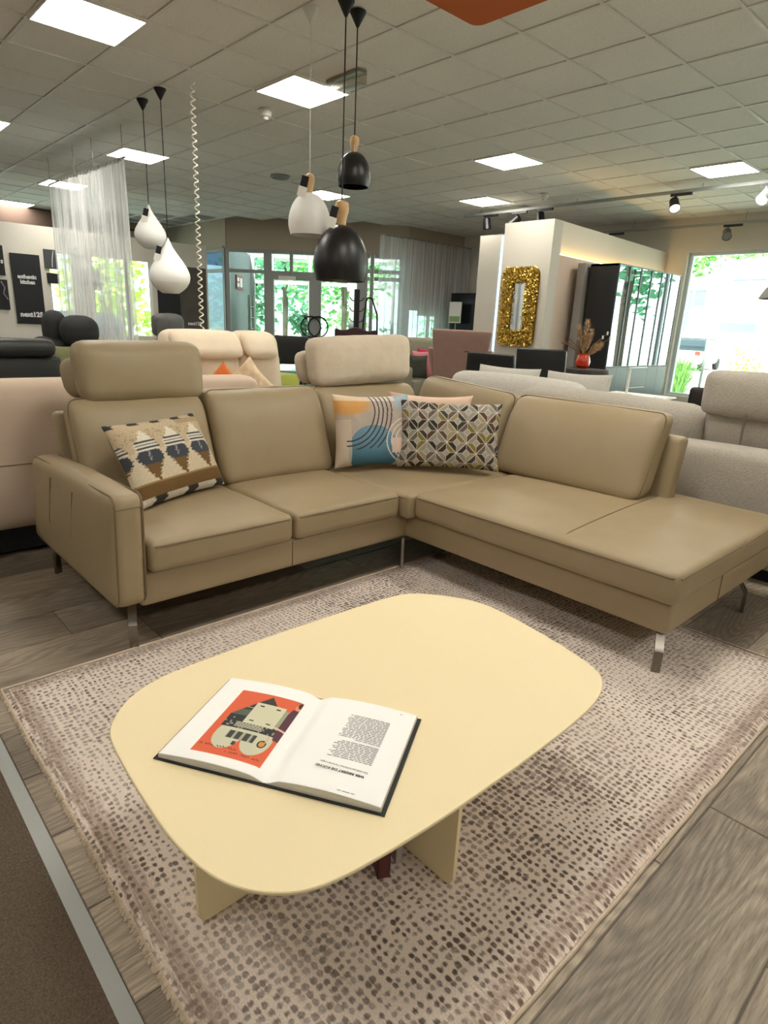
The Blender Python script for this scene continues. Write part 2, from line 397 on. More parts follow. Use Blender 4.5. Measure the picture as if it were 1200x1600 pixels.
def glazing(name, o, ud, u0, u1, z0, z1, us=(), zs=(), fw=.05, m=None, pane=None, kind='structure', n0=-.03, n1=.05):
    """a window or door leaf: frame bars as one part, each pane a part of its own"""
    m = m or m_alu; fb = MB()
    U = [u0, *us, u1]; Z = [z0, *zs, z1]
    for k, u in enumerate(U):
        w = fw if 0 < k < len(U)-1 else fw*1.2
        a = u if k == 0 else (u-w if k == len(U)-1 else u-w/2); obox(o, ud, a, a+w, n0, n1, z0, z1, fb)
    for k, z in enumerate(Z):
        a = z if k == 0 else (z-fw if k == len(Z)-1 else z-fw/2)
        for i in range(len(U)-1): obox(o, ud, U[i]+fw*.6, U[i+1]-fw*.6, n0+.002, n1-.002, a, a+fw, fb)
    root = fb.build(name, m, None, smooth=None); root['kind'] = kind; ROOT[root] = Matrix()
    for i in range(len(U)-1):
        for k in range(len(Z)-1):
            obox(o, ud, U[i]+fw*.5, U[i+1]-fw*.5, (n0+n1)/2-.004, (n0+n1)/2+.004, Z[k]+fw*.5, Z[k+1]-fw*.5).build('pane', pane or m_glass, root, smooth=None)
    return root
D = (.7071, .7071)
P0 = (-13.168, 7.332)
# diagonal entrance wall: a band above the glazing
obj_ent = wall('wall_entrance', P0, D, 4.0, 2.80, CEIL+.02, .25, m_wall_beige)
glazing('window_1', P0, D, 0, .93, 0, 2.80, zs=(.95, 2.35), fw=.07)
glazing('window_2', P0, D, .93, 3.03, 2.31, 2.80, us=(1.45, 1.98, 2.5), fw=.07)
glazing('window_3', P0, D, 3.03, 4.0, 0, 2.80, us=(3.22,), zs=(2.3, 2.45), fw=.08)
m_ring = m_blackmatt
for nm, a, b, hu in (('door_1', .93, 1.98, 1.9), ('door_2', 1.98, 3.03, 2.06)):
    d = glazing(nm, P0, D, a, b, 0.01, 2.31, fw=.11, n0=-.04, n1=.04)
    c = Vector((P0[0], P0[1], 0))+Vector((*D, 0))*hu+Vector((.7071, -.7071, 0))*.09
    MB().tube([c+Vector((D[0]*math.cos(t)*.22, D[1]*math.cos(t)*.22, 1.24+math.sin(t)*.22)) for t in [2*PI*k/28 for k in range(28)]], .016, 8, True, up=(.7071, -.7071, 0)).build('door_handle', m_ring, d)
    obox(P0, D, a+.25, a+.62, -.09, -.04, 2.2, 2.28).build('door_closer', m_white, d, smooth=None)
# side glazing of the vestibule and the blind wall behind it
glazing('window_4', (-15.9, 7.33), (1, 0), 0, 2.72, 0, 2.8, us=(1.36,), zs=(2.35,), fw=.07, pane=m_darkglass)
wall('wall_left_return', (-16.1, 7.33), (1, 0), 2.95, 2.8, CEIL+.02, .2, m_wall_beige)
N = (-.7071, .7071)
wall('wall_vestibule', (-13.15, 7.38), N, 2.0, 0, 2.85, .12, mat('vestibule_grey', (128, 132, 134), .8))
glazing('window_5', (-14.56, 8.79), D, 0, 2.6, 0, 2.9, us=(.55, 1.5), zs=(2.25,), fw=.09)
glazing('window_6', (-14.56, 8.79), D, 2.6, 5.4, 0, 2.9, us=(3.6, 4.5), zs=(2.25,), fw=.09)
# canopy outside with ridged soffit
cn = struct('trim_1', obox(P0, D, -.4, 6.6, 2.1, 5.2, 3.02, 3.16), mat('canopy_white', (225, 228, 228), .6))
rb = MB()
for k in range(36): obox(P0, D, -.3+k*.19, -.2+k*.19, 2.15, 5.15, 2.985, 3.02, rb)
o = rb.build('soffit_ridges', m_white, cn, smooth=None); o['kind'] = 'stuff'
# wall behind the right sheer curtain, window wall at the back, poster partition, outer left wall
wall('wall_far_side', (-10.38, 10.13), (0, 1), 2.1, 0, CEIL+.02, .2, m_wall_beige, holes=[(.12, 1.2, .2, 1.75)])
glazing('added_window_7', (-10.38, 10.13), (0, 1), .12, 1.2, .2, 1.75, zs=(.6,), fw=.06, n0=.02, n1=.1)  # opening and pane added to light the right sheer curtain from behind
wall('wall_back', (-10.6, 12.0), (1, 0), 15.8, 0, CEIL+.02, .3, m_wall, holes=[(5.45, 15.0, .33, 2.82)])
glazing('window_8', (-10.6, 12.0), (1, 0), 5.45, 8.6, .33, 2.82, us=(7.15,), fw=.05, n0=.1, n1=.18, m=mat('white_window_frame', (205, 214, 220), .4))
glazing('window_9', (-10.6, 12.0), (1, 0), 8.6, 15.0, .33, 2.82, us=(10.7, 12.8), fw=.06, n0=.1, n1=.18)
wall('wall_left', (-16.1, -5), (0, 1), 12.4, 0, CEIL+.02, .2, m_wall_beige, holes=[(7.6, 12.2, .7, 2.75)])
glazing('window_10', (-16.1, -5), (0, 1), 7.6, 12.2, .7, 2.75, us=(9.2, 10.3, 11.3), fw=.09, n0=.03, n1=.1)
wall('wall_poster', (-13.1, -2), (0, 1), 8.85, -.003, 2.78, .16, m_wall, holes=[(5.72, 7.62, .92, 2.36)])
struct('trim_2', MB().box((-13.18, 4.12, .92), (-13.14, 4.5, 2.36)), m_wall)
wall('wall_right', (5, -5), (0, 1), 17.3, 0, CEIL+.02, -.2, m_wall)
wall('wall_rear', (-16.2, -5), (1, 0), 21.2, 0, CEIL+.02, -.2, m_wall)
# brown bulkhead above the poster wall
struct('trim_3', MB().box((-16.0, 1.5, 2.95), (-15.6, 4.9, 3.36)).box((-15.9, 5.6, 2.7), (-15.85, 7.0, 3.25)), mat('bulkhead_brown', (84, 66, 56), .8))
struct('trim_4', MB().box((-15.84, 5.7, 2.75), (-15.8, 6.9, 3.2)), m_wall_beige)
# column with the mirror, recessed partition behind it, far pillar
m_col = mat('column_paint', (206, 200, 188), .9)
struct('wall_column', MB().box((-5.89, 7.65, -.003), (-5.09, 7.86, 2.8)), m_col)
pw = struct('wall_partition', MB().prism([(-5.6, 7.865), (-5.115, 7.865), (-5.43, 11.98), (-5.9, 11.98)], -.003, 2.385), mat('pale_pink_wall', (210, 190, 172), .9))
struct('trim_5', MB().prism([(-5.6, 7.865), (-5.20, 7.865), (-5.51, 11.98), (-5.9, 11.98)], 2.385, 2.83), m_col)
st = MB().prism([(-5.165, 7.9), (-5.135, 7.9), (-5.44, 11.9), (-5.47, 11.9)], 2.386, 2.398).build('glow_strip', glow('warm_led', (255, 205, 120), 12), None, smooth=None)
tag(st, 'warm strip light under the raised band of the partition', 'strip light')
struct('trim_6', MB().box((-5.06, 8.3, -.003), (-4.94, 10.4, 2.31)), mat('grey_panel', (150, 146, 142), .7))
pil = struct('trim_7', MB().box((-7.35, 8.9, -.003), (-6.87, 9.4, 2.87)), m_col)
# ------------------------------------------------------------------ outside
m_street = mat('pale_paving', (196, 194, 186), .9, var=(3, .08))
struct('ground', MB().box((-90, -40, -.3), (60, 90, -.21)), m_street)
m_leaf = mat('leaves_green', (128, 190, 96), .6, var=(1.6, .5))
m_leaf2 = mat('leaves_yellow_green', (190, 214, 100), .6, var=(1.6, .4))
m_leaf3 = mat('leaves_blue_green', (104, 168, 124), .6, var=(1.6, .45))
m_bark = mat('bark', (70, 58, 46), .9, var=(6, .3))
def leaves(mb, c, rad, n, s):
    for _ in range(n):
        d = Vector((R.gauss(0, 1), R.gauss(0, 1), R.gauss(0, 1))).normalized()*(R.random()**.45)
        p = Vector(c)+Vector((d.x*rad[0], d.y*rad[1], d.z*rad[2])); q = s*R.uniform(.6, 1.3)
        x = Vector((R.uniform(-1, 1), R.uniform(-1, 1), R.uniform(-.5, .5))).normalized(); y = x.cross(Vector((R.uniform(-1, 1), R.uniform(-1, 1), R.uniform(-1, 1)))).normalized()
        mb.add([p-x*q*.5, p+y*q*.28, p+x*q*.5, p-y*q*.28], [(0, 1, 2, 3)])
def tree(name, label, x, y, h, r, m, n=900, s=.28, trunk=True, low=.35, extra=()):
    t = thing(name, label, 'tree' if trunk else 'shrub', (x, y, -.21))
    mb = MB()
    for _ in range(7):
        a = R.uniform(0, 2*PI); q = r*R.uniform(.2, .65)
        leaves(mb, (x+q*math.cos(a), y+q*math.sin(a), h*R.uniform(low+.12, .85)), (r*.55, r*.55, h*(1-low)*.3), n//7, s)
    for c_ in extra: leaves(mb, (c_[0], c_[1], c_[2]-.30), (.36, .4, .17), 30, .2)
    mb.build('foliage', m, t, smooth=None)
    if trunk:
        tb = MB().tube([(x, y, -.21), (x+.05, y, h*.3), (x-.08, y+.05, h*.6), (x+.1, y, h*.8)], .05+h*.012, 8); tb.build('trunk', m_bark, t)
        for k in range(4):
            a = k*1.7+x; tb2 = MB().tube([(x, y, h*(.35+.08*k)), (x+r*.5*math.cos(a), y+r*.5*math.sin(a), h*(.6+.07*k))], .04, 6); tb2.build('branch', m_bark, t)
    return t
tree('garden_tree', 'leafy tree outside left of the entrance doors', -19.6, 11.6, 4.4, 1.6, m_leaf3, 1400, .3, low=.02)
tree('garden_tree', 'bright green tree outside behind the right entrance door', -19.6, 15.9, 5.2, 2.1, m_leaf, 1900, .3, low=.02)
tree('garden_tree', 'tall tree outside straight behind the left entrance door', -27.0, 18.2, 7.5, 3.2, m_leaf3, 1900, .4, low=.1)
tree('garden_tree', 'light green tree outside to the right of the entrance', -24, 27, 5.5, 2.3, m_leaf3, 1500, .34, low=.05)
tree('garden_tree', 'yellow green tree outside the left window', -23.0, 8.2, 6, 2.0, m_leaf2, 1500, .34, low=.05)
tree('garden_tree', 'dense green tree outside the left window, farther left', -24.5, 4.2, 5.5, 1.8, m_leaf, 1300, .36, low=.1)
tree('topiary_shrub', 'ball shaped shrub outside the left entrance door', -16.6, 11.9, 1.9, .5, m_leaf3, 500, .16, True, .35)
TWIGS = [(-7.72, 18, 3.72), (-7.5, 18, 3.55), (-7.36, 18, 3.42), (-7.35, 18, 3.8), (-7.0, 18, 3.78), (-6.65, 18, 3.82), (-6.3, 18, 3.72), (-6.05, 18, 3.8), (-5.8, 18, 3.85), (-7.1, 18, 3.6)]
tree('street_tree', 'tree overhanging the shop window with its leafy twigs', -9.4, 18.2, 6.8, 3.2, m_leaf, 1300, .34, low=.46, extra=TWIGS)
tree('street_tree', 'tree outside to the right of the shop window', -3.4, 20.5, 7.0, 2.6, m_leaf, 1100, .34, low=.46)
tree('street_tree', 'street tree far to the right outside, mirrored in the cabinet', .8, 19.0, 8, 1.5, m_leaf3, 900, .34, low=.3)
tree('street_tree', 'second street tree far to the right outside, mirrored in the cabinet', 3.8, 17.0, 8, 1.4, m_leaf2, 900, .34, low=.35)
def tuft(label, x, y, h, n=260):
    mb = MB()
    for _ in range(n):
        a = R.uniform(0, 2*PI); l = R.uniform(.2, 1)*h*.6; b = Vector((x+R.uniform(-.15, .15), y+R.uniform(-.15, .15), -.21))
        tip = b+Vector((math.cos(a)*l, math.sin(a)*l, h*R.uniform(.6, 1.1))); s = Vector((-math.sin(a), math.cos(a), 0))*.012; mid = (b+tip)/2+Vector((0, 0, h*.18))
        mb.add([b-s, b+s, mid+s, mid-s, tip], [(0, 1, 2, 3), (3, 2, 4)])
    o = mb.build('ornamental_grass', mat('grass_blades', (120, 164, 84), .7), None, smooth=None); tag(o, label, 'grass', 'grass tufts outside the shop window')
tuft('large grass tuft outside the shop window in front of the car', -6.35, 15.3, 1.25)
tuft('smaller pale grass tuft at the window foot, left of the large tuft', -7.5, 15.9, .95, 180)
for k, (x, y) in enumerate(((-5.6, 17.4), (-4.3, 17.6), (-3.0, 17.3))):
    tree('low_shrub', ('low shrub outside the window, %s of three behind the sofa headrest' % ('leftmost', 'middle', 'rightmost')[k]), x, y, 1.15, .55, m_leaf2, 320, .12, False, -.1)
# white building across the street
bl = thing('apartment_building', 'sunlit white building across the street', 'building', (-10, 46, -.21))
MB().box((-34, 44.4, -.21), (20, 52, 13)).build('facade', mat('white_render', (238, 236, 230), .9), bl, smooth=None)
m_bglass = mat('building_glass', (110, 134, 142), .15, spec=.8)
for (x0, x1, z0, z1, ny) in ((-19.0, -17.4, 1.7, 4.3, 2), (-15.9, -14.0, 4.55, 4.95, 1), (-15.4, -13.6, 2.2, 2.9, 1), (-23.5, -21.8, 1.7, 4.3, 2), (-11.2, -9.6, 1.7, 4.3, 2), (-8, -6.4, 1.7, 4.3, 2), (-4, -2.4, 1.7, 4.3, 2), (0, 1.6, 1.7, 4.3, 2), (-19.0, -17.4, 6, 8.6, 2), (-8, -6.4, 6, 8.6, 2), (0, 1.6, 6, 8.6, 2)):
    f = MB().box((x0-.08, 44.3, z0-.08), (x1+.08, 44.42, z0)).box((x0-.08, 44.3, z1), (x1+.08, 44.42, z1+.08)).box((x0-.08, 44.3, z0), (x0, 44.42, z1)).box((x1, 44.3, z0), (x1+.08, 44.42, z1)).box(((x0+x1)/2-.05, 44.32, z0), ((x0+x1)/2+.05, 44.42, z1))
    if ny == 2: f.box((x0, 44.325, (z0+z1)/2-.05), (x1, 44.42, (z0+z1)/2+.05))
    w = f.build('window', m_white, bl, smooth=None); MB().box((x0, 44.36, z0), (x1, 44.39, z1)).build('pane', m_bglass, w, smooth=None)
wing = MB().box((-16.5, 40.0, -.21), (-8, 44.4, 3.15)).build('garage_wing', mat('pale_render', (230, 232, 226), .9), bl, smooth=None)
MB().box((-14.6, 39.95, 1.75), (-12.7, 40.02, 2.25)).build('pane', m_bglass, wing, smooth=None)
# parked car seen from behind
def car(name, label, x, y, rz, paint, s=1.0):
    t = thing(name, label, 'car', (x, y, -.21), rz)
    def W(q, u): return q
    MB().rbox((0, 0, .62), (1.75, 4.0, .62), .14, (.03, .05, .02), n=4).build('body', paint, t, local=True)
    def cab(q, u):
        k = max(0, u[2]); return Vector((q.x*(1-.16*k), q.y*(1-.2*k)+.12*k, q.z))
    MB().rbox((0, .1, 1.17), (1.62, 2.5, .66), .12, n=4, warp=cab).build('cabin', mat('car_dark_glass', (46, 56, 64), .15), t, local=True)
    MB().rbox((0, .2, 1.5), (1.3, 1.7, .07), .03, n=3).build('roof', m_black, t, local=True)
    MB().box((-.55, -2.03, .72), (.55, -1.99, .86)).build('number_plate_recess', m_white, t, smooth=None, local=True)
    for sx in (-1, 1):
        MB().rbox((sx*.74, -1.97, .84), (.24, .12, .2), .03, n=2).build('tail_lamp', mat('lamp_red', (180, 50, 44), .3), t, local=True)
        for sy in (-1.25, 1.3):
            M = Matrix.Translation((sx*.8, sy, .31)) @ Matrix.Rotation(PI/2, 4, 'Y')
            MB().lathe([(.12, -.09), (.29, -.1), (.31, -.06), (.31, .06), (.29, .1), (.12, .09)], n=18).xf(M).build('wheel', m_blackmatt, t, local=True)
    return t
car('parked_car', 'silver car with dark rear window parked outside the shop window', -13.4, 33.9, .1, mat('car_silver', (214, 212, 208), .35, .2))
car('parked_car', 'blue car parked outside the entrance', -24.4, 13.6, 1.9, mat('car_blue', (74, 116, 170), .35))
car('parked_car', 'pale blue car parked outside the left window', -19.5, 6.3, 1.5, mat('car_paleblue', (120, 160, 200), .35))

lpst = thing('lamp_post', 'thin grey lamp post outside the shop window', 'lamp post', (-5.45, 14.4, -.21))
MB().tube([(-5.45, 14.4, -.21), (-5.45, 14.4, 5.6)], .03, 8).build('post', m_alu, lpst); MB().tube([(-5.45, 14.4, 5.5), (-5.45, 13.7, 5.8)], .04, 8).build('arm', m_alu, lpst)
tree('low_shrub', 'rounded low shrub outside the glazing right of the entrance doors', -15.6, 14.6, 1.7, .75, m_leaf3, 420, .16, False, -.1)
# ------------------------------------------------------------------ corner sofa
m_leather = mat('olive_beige_leather', (157, 139, 109), .46, bump=(260, .22, .0015), var=(5, .05), spec=.45)
m_seam = mat('leather_seam', (122, 104, 76), .6)
m_velvet = mat('beige_velour', (206, 190, 168), .9, var=(11, .1), bump=(300, .3, .002), sheen=.3)
m_leg = mat('polished_steel_legs', (128, 122, 114), .25, 1.0)
sofa = thing('corner_sofa', 'large olive beige leather corner sofa on steel legs with adjustable headrests', 'sofa', (-2.9, 2.3, 0))
# base frame: left run along y, right run along x
MB().rbox((-3.02, 1.74, .265), (1.14, 1.64, .15), .02, n=4).build('base_frame', m_leather, sofa)
MB().rbox((-2.02, 3.2, .265), (2.26, 1.40, .15), .025, n=4).build('base_frame', m_leather, sofa)
for y in (1.693,):
    MB().tube([(-2.449, y, .2), (-2.449, y, .335)], .003, 5, up=(1, 0, 0)).build('seam', m_seam, sofa)
MB().tube([(-.889, 3.05, .2), (-.889, 3.05, .335)], .003, 5, up=(1, 0, 0)).build('seam', m_seam, sofa)
# arm
def armw(q, u):
    # a little lower at the back, front edge raked
    return Vector((q.x-.03*(u[2]+1)*.5*(u[0] > .5), q.y+.012*u[2], q.z-.03*max(0, -u[0])*(u[2] > 0)))
arm = MB().rbox((-3.0, .885, .452), (1.16, .145, .475), .045, (.0, .012, .006), n=8, warp=armw).build('armrest', m_leather, sofa)
def loop_xz(x0, x1, z0, z1, y, r):
    pts = []
    for cx, cz, a0 in ((x1-r, z1-r, 0), (x0+r, z1-r, 90), (x0+r, z0+r, 180), (x1-r, z0+r, 270)):
        for k in range(5):
            a = math.radians(a0+k*22.5); pts.append((cx+r*math.cos(a), y, cz+r*math.sin(a)))
    return pts
for y in (.832, .944):
    pts = [Vector(p) for p in loop_xz(-3.574, -2.425, .2185, .6855, y, .05)]
    pts = [armw(p-Vector((-3.0, .885, .452)), ((p.x+3.0)/.58, 0, (p.z-.452)/.2375))+Vector((-3.0, .885, .452)) for p in pts]
    MB().tube(pts, .0045, 6, True, up=(0, 1, 0)).build('piping', m_seam, arm)
MB().tube([(-2.424, .836, .645), (-2.4205, .885, .647), (-2.424, .942, .645)], .003, 5).build('seam', m_seam, arm)
for x in (-3.25, -2.93):
    MB().tube([(x, .812-.004, .25), (x+.01, .80, .4), (x+.05, .812, .62)], .0025, 5, up=(1, 0, 0)).build('seam', m_seam, arm)
# seat cushions
def seatc(name, x0, x1, y0, y1, zb=.335, zt=.478, front='x', crown=.022):
    o = MB().rbox(((x0+x1)/2, (y0+y1)/2, (zb+zt)/2), (x1-x0, y1-y0, zt-zb), .035, (.002, .002, crown), n=20, crease=.0022).build(name, m_leather, sofa)
    if front == 'x': P = [(x1-.5, y0+.006, zt-.022), (x1-.03, y0+.006, zt-.022), (x1-.003, y0+.03, zt-.022), (x1+.001, (y0+y1)/2, zt-.021), (x1-.003, y1-.03, zt-.022), (x1-.03, y1-.006, zt-.022), (x1-.5, y1-.006, zt-.022)]
    else: P = [(x0+.006, y0+.5, zt-.022), (x0+.006, y0+.03, zt-.022), (x0+.03, y0+.002, zt-.022), ((x0+x1)/2, y0-.001, zt-.021), (x1-.03, y0+.003, zt-.022), (x1-.003, y0+.03, zt-.022), (x1+.001, (y0+y1)/2, zt-.021), (x1-.006, y1-.04, zt-.022)]
    MB().tube(P, .0042, 6).build('piping', m_seam, o)
    return o
seatc('seat_cushion', -3.25, -2.425, .962, 1.690)
seatc('seat_cushion', -3.25, -2.425, 1.697, 2.420)
# wedge seat in the corner
seatc('corner_seat', -3.3, -2.38, 2.425, 3.5, .335, .472, 'none', .012)
lounge = seatc('lounge_seat', -2.365, -.865, 2.462, 3.84, .337, .482, 'y', .02)
# cross seam of the lounge seat
sp = []
for k in range(15):
    y = 2.462+.012+k/14*1.2; u = (y-3.15)/.69; v = (-1.47+1.615)/.75
    cz = .482+.02*(1-abs(v)**2.2)*(1-min(1, abs(u))**2.2)
    sp.append((-1.43-.055*k/14, y, cz+.001 if k > 0 else .47))
MB().tube(sp, .003, 6).build('seam', m_seam, lounge)
# corner front panel below the wedge
MB().rbox((-2.41, 2.47, .40), (.09, .09, .14), .02, n=2).build('corner_front_panel', m_leather, sofa)
# back cushions: lean(q) shears the top backwards
def back_x(name, y0, y1, z0, z1, xf, th, rake=.17, m=None, crown=.035, piping=True):
    """back cushion of the left run; front face at xf (bottom), leaning towards -x"""
    m = m or m_leather; H = z1-z0; c = Vector((xf-th/2, (y0+y1)/2, (z0+z1)/2))
    def wp(q, u):
        t = (q.z+H/2)/H
        return Vector((q.x-rake*t-.035*max(0, u[2])**3*(u[0] > 0), q.y*(1-.012*t), q.z))
    o = MB().rbox(c, (th, y1-y0, H), .055, (crown, .002, .003), n=20, warp=wp, crease=.0032).build(name, m, sofa)
    if piping:
        h = (y1-y0)/2
        P = []
        for cy, cz, a0 in ((h-.05, H/2-.05, 0), (-h+.05, H/2-.05, 90), (-h+.05, -H/2+.05, 180), (h-.05, -H/2+.05, 270)):
            for k in range(5):
                a = math.radians(a0+k*22.5); y_, z_ = cy+.05*math.cos(a), cz+.05*math.sin(a)
                P.append(c+wp(Vector((th/2-.052, y_, z_)), (.2, y_/h, z_/(H/2))))
        MB().tube(P, .004, 6, True, up=(1, 0, 0)).build('piping', m_seam, o)
    return o
def back_y(name, x0, x1, z0, z1, yf, th, rake=.2, m=None, crown=.035, dz=0):
    m = m or m_leather; H = z1-z0; c = Vector(((x0+x1)/2, yf+th/2, (z0+z1)/2)); h = (x1-x0)/2
    def wp(q, u):
        t = (q.z+H/2)/H
        return Vector((q.x, q.y+rake*t+.03*max(0, u[2])**3*(u[1] < 0), q.z+dz*u[0]*max(0, u[2])))
    o = MB().rbox(c, (x1-x0, th, H), .06, (.002, crown, .003), n=20, warp=wp, crease=.0032).build(name, m, sofa)
    P = []
    for cx, cz, a0 in ((h-.05, H/2-.05, 0), (-h+.05, H/2-.05, 90), (-h+.05, -H/2+.05, 180), (h-.05, -H/2+.05, 270)):
        for k in range(5):
            a = math.radians(a0+k*22.5); x_, z_ = cx+.05*math.cos(a), cz+.05*math.sin(a)
            P.append(c+wp(Vector((x_, -th/2+.055, z_)), (x_/h, -.2, z_/(H/2))))
    MB().tube(P, .004, 6, True, up=(0, 1, 0)).build('piping', m_seam, o)
    return o
back_x('back_cushion', .955, 1.675, .47, .965, -3.10, .20)
back_x('back_cushion', 1.685, 2.47, .47, .985, -3.08, .21)
back_x('back_cushion', 2.50, 3.42, .47, .975, -3.16, .19, .16)
back_y('back_cushion', -3.40, -2.55, .47, .995, 3.40, .19, .13, crown=.02, dz=-.03)
back_y('back_cushion', -2.52, -1.50, .482, .972, 3.33, .22, .20)
# back shells
def shx(q, u):
    return Vector((q.x-.13*(u[2]+1)/2, q.y, q.z))
MB().rbox((-3.47, 2.29, .555), (.10, 2.66, .64), .03, n=4, warp=shx).build('back_shell', m_leather, sofa)
def shy(q, u):
    return Vector((q.x, q.y+.11*(u[2]+1)/2, q.z))
MB().rbox((-2.44, 3.62, .56), (2.03, .11, .56), .03, n=4, warp=shy).build('back_shell', m_leather, sofa)
# headrests
def headrest(y0, y1, z0, z1, xf, m, rake=.03, tilt=0, plump=.03, shift=-.035):
    H = z1-z0; c = Vector((xf-.075, (y0+y1)/2, (z0+z1)/2))
    def wp(q, u): return Vector((q.x-rake*(u[2]+1), q.y*(1+.02*u[2]), q.z+tilt*u[1]))
    o = MB().rbox(c, (.15, y1-y0, H), .06, (plump, .012, .008), n=18, warp=wp, crease=.004).build('headrest', m, sofa)
    # the second padded roll behind it
    c2 = c+Vector((-.16, shift, -.045))
    MB().rbox(c2, (.13, y1-y0-.04, H-.10), .06, (.01, .01, .01), n=8, warp=wp).build('headrest_roll', m, o)
    for s in (.3, .7):
        y = y0+(y1-y0)*s; MB().tube([(xf-.15, y, z0-.12), (xf-.15, y, z0+.03)], .008, 8).build('support_rod', m_chrome, o)
    return o
headrest(1.04, 1.70, .94, 1.245, -3.30, m_leather)
headrest(2.515, 3.39, .985, 1.30, -3.34, m_velvet, .02, .02, .035, -.005)
# legs: flat steel bars with a bend
def bent_leg(x, y, dx, dy, z0=0):
    P = [(x-dx*.10, y-dy*.10, .196), (x-dx*.075, y-dy*.075, .19), (x-dx*.012, y-dy*.012, .125), (x, y, .11), (x, y, z0)]
    MB().bar(P, .036, .018, up=(dx or .001, dy, 0)).build('leg', m_leg, sofa, smooth=20)
bent_leg(-2.475, .885, .8, -.35)
bent_leg(-.912, 2.51, .35, -.6, .013)
bent_leg(-.90, 3.52, .7, .2)
bent_leg(-3.53, .885, -.5, -.3)
MB().tube([(-2.425, 2.455, .0125), (-2.425, 2.455, .2)], .012, 10).build('leg', m_chrome, sofa)
MB().tube([(-3.55, 3.75, 0), (-3.55, 3.75, .2)], .012, 10).build('leg', m_chrome, sofa)
# ------------------------------------------------------------------ cushions on the sofa
m_wool = mat('woven_wool', (200, 190, 170), .95, attr=True, bump=(180, .7, .004), var=(120, .16))
m_print = mat('printed_linen', (200, 190, 170), .85, attr=True, bump=(320, .35, .002), var=(60, .05))
m_pink = mat('pink_linen', (222, 192, 170), .85, bump=(240, .4, .002), var=(12, .04))
def pillow(name, label, cx, w, h, th, rz, tilt, m, colfn=None, back=(150, 140, 125), nu=60, nv=44, roll=0, pinch=.07, sag=.0, seed=1, cat='cushion', group=None):
    """soft cushion: x = width, z = height, front towards -y before turning"""
    mb = MB(); cols = []
    def P(s):
        def fn(a, b):
            u, v = 2*a-1, 2*b-1
            x = u*w/2*(1-pinch*(1-v*v)*abs(u)**3); z = v*h/2*(1-pinch*1.2*(1-u*u)*abs(v)**3)
            g = max(0, (1-u**4)*(1-v**4))**.55
            wr = .006*noise.noise(Vector((u*3+seed, v*3, s)))+.010*noise.noise(Vector((u*1.4, v*1.4+seed, 2)))
            y = -s*(th/2*g+wr*g)
            z -= sag*(1-u*u)*(v > 0)*v
            return (x, y, z)
        return fn
    mb.grid(P(1), nu, nv)
    if colfn: cols += [rgb(colfn(2*i/nu-1, 2*j/nv-1)) for j in range(nv+1) for i in range(nu+1)]
    n0 = len(mb.v); nb, nc = (24, 18); mb.grid(P(-1), nb, nc); cols += [rgb(back)]*(len(mb.v)-n0)
    M = Matrix.Translation(Vector(cx)) @ Matrix.Rotation(rz, 4, 'Z') @ Matrix.Rotation(-tilt, 4, 'X') @ Matrix.Rotation(roll, 4, 'Y')
    mb.xf(M)
    if colfn: mb.col = cols
    o = mb.build(name, m, None, smooth=75); tag(o, label, cat, group)
    return o
def col_wool(u, v):
    # u right, v up; toothed bands
    j = .035*(h2(int((v+2)*46), 3)-.5)*2
    uu = u+j; p = .58; ph = ((uu+.27)/p) % 1.0; tri = abs(ph-.5)*2            # 1 at valley, 0 at apex column
    beige, white, brown, slate, tan = (196, 176, 146), (226, 218, 202), (112, 84, 44), (62, 66, 74), (172, 150, 118)
    if v < -.84: return (214, 206, 192) if ((uu*1.4) % 1) > .35 else (52, 48, 46)
    if v < -.56: return brown
    if v < -.50: return (150, 124, 84)
    if v < -.12:
        t = (v+.50)/.38
        return brown if tri < .08+.56*t else (206, 190, 164)
    if v < .2:
        t = (v+.12)/.32
        if tri < .60+.28*math.sin(PI*t): return slate if abs(ph-.5) > .03 or t < .25 else (146, 146, 148)
        return (206, 190, 164)
    if v < .42:
        if tri < .80-.6*(v-.2): return slate if int((v-.2)*26) % 2 else white
        return beige
    if v < .72:
        t = (v-.42)/.3
        return white if tri < .55-.55*t else (beige if h2(int(u*40), int(v*30)) > .2 else tan)
    if v < .86: return beige if u < .3 else tan
    return (52, 50, 50) if ((uu+.16) % .46) < .2 else beige
PALG = [(48, 38, 32), (48, 38, 32), (60, 58, 54), (88, 62, 46), (128, 116, 58), (140, 136, 128), (150, 138, 126), (160, 144, 112), (104, 92, 84), (150, 146, 136)]
def col_geo(u, v):
    # squares turned into eight-petal stars with pale ribs
    w, h, c = .69, .43, .132
    x, y = u*w/2/c+.15, v*h/2/c+.35
    i, j = math.floor(x), math.floor(y); fx, fy = x-i-.5, y-j-.5
    if min(abs(abs(fx)-abs(fy)), 9) < .022: return (216, 208, 192)
    ax, ay = abs(fx), abs(fy)
    # pale lozenges on the cell edges
    if (.5-max(ax, ay))+min(ax, ay) < .20:
        return (206, 198, 182) if (.5-max(ax, ay))+min(ax, ay) > .17 else (166, 160, 148)
    if min(ax, ay) < .016: return (206, 198, 182)
    k = int((math.atan2(fy, fx)+PI)/(PI/4)) % 8
    if max(ax, ay) > .487: return (206, 198, 182)
    return PALG[int(h2(i+50, j+90, k)*len(PALG))]
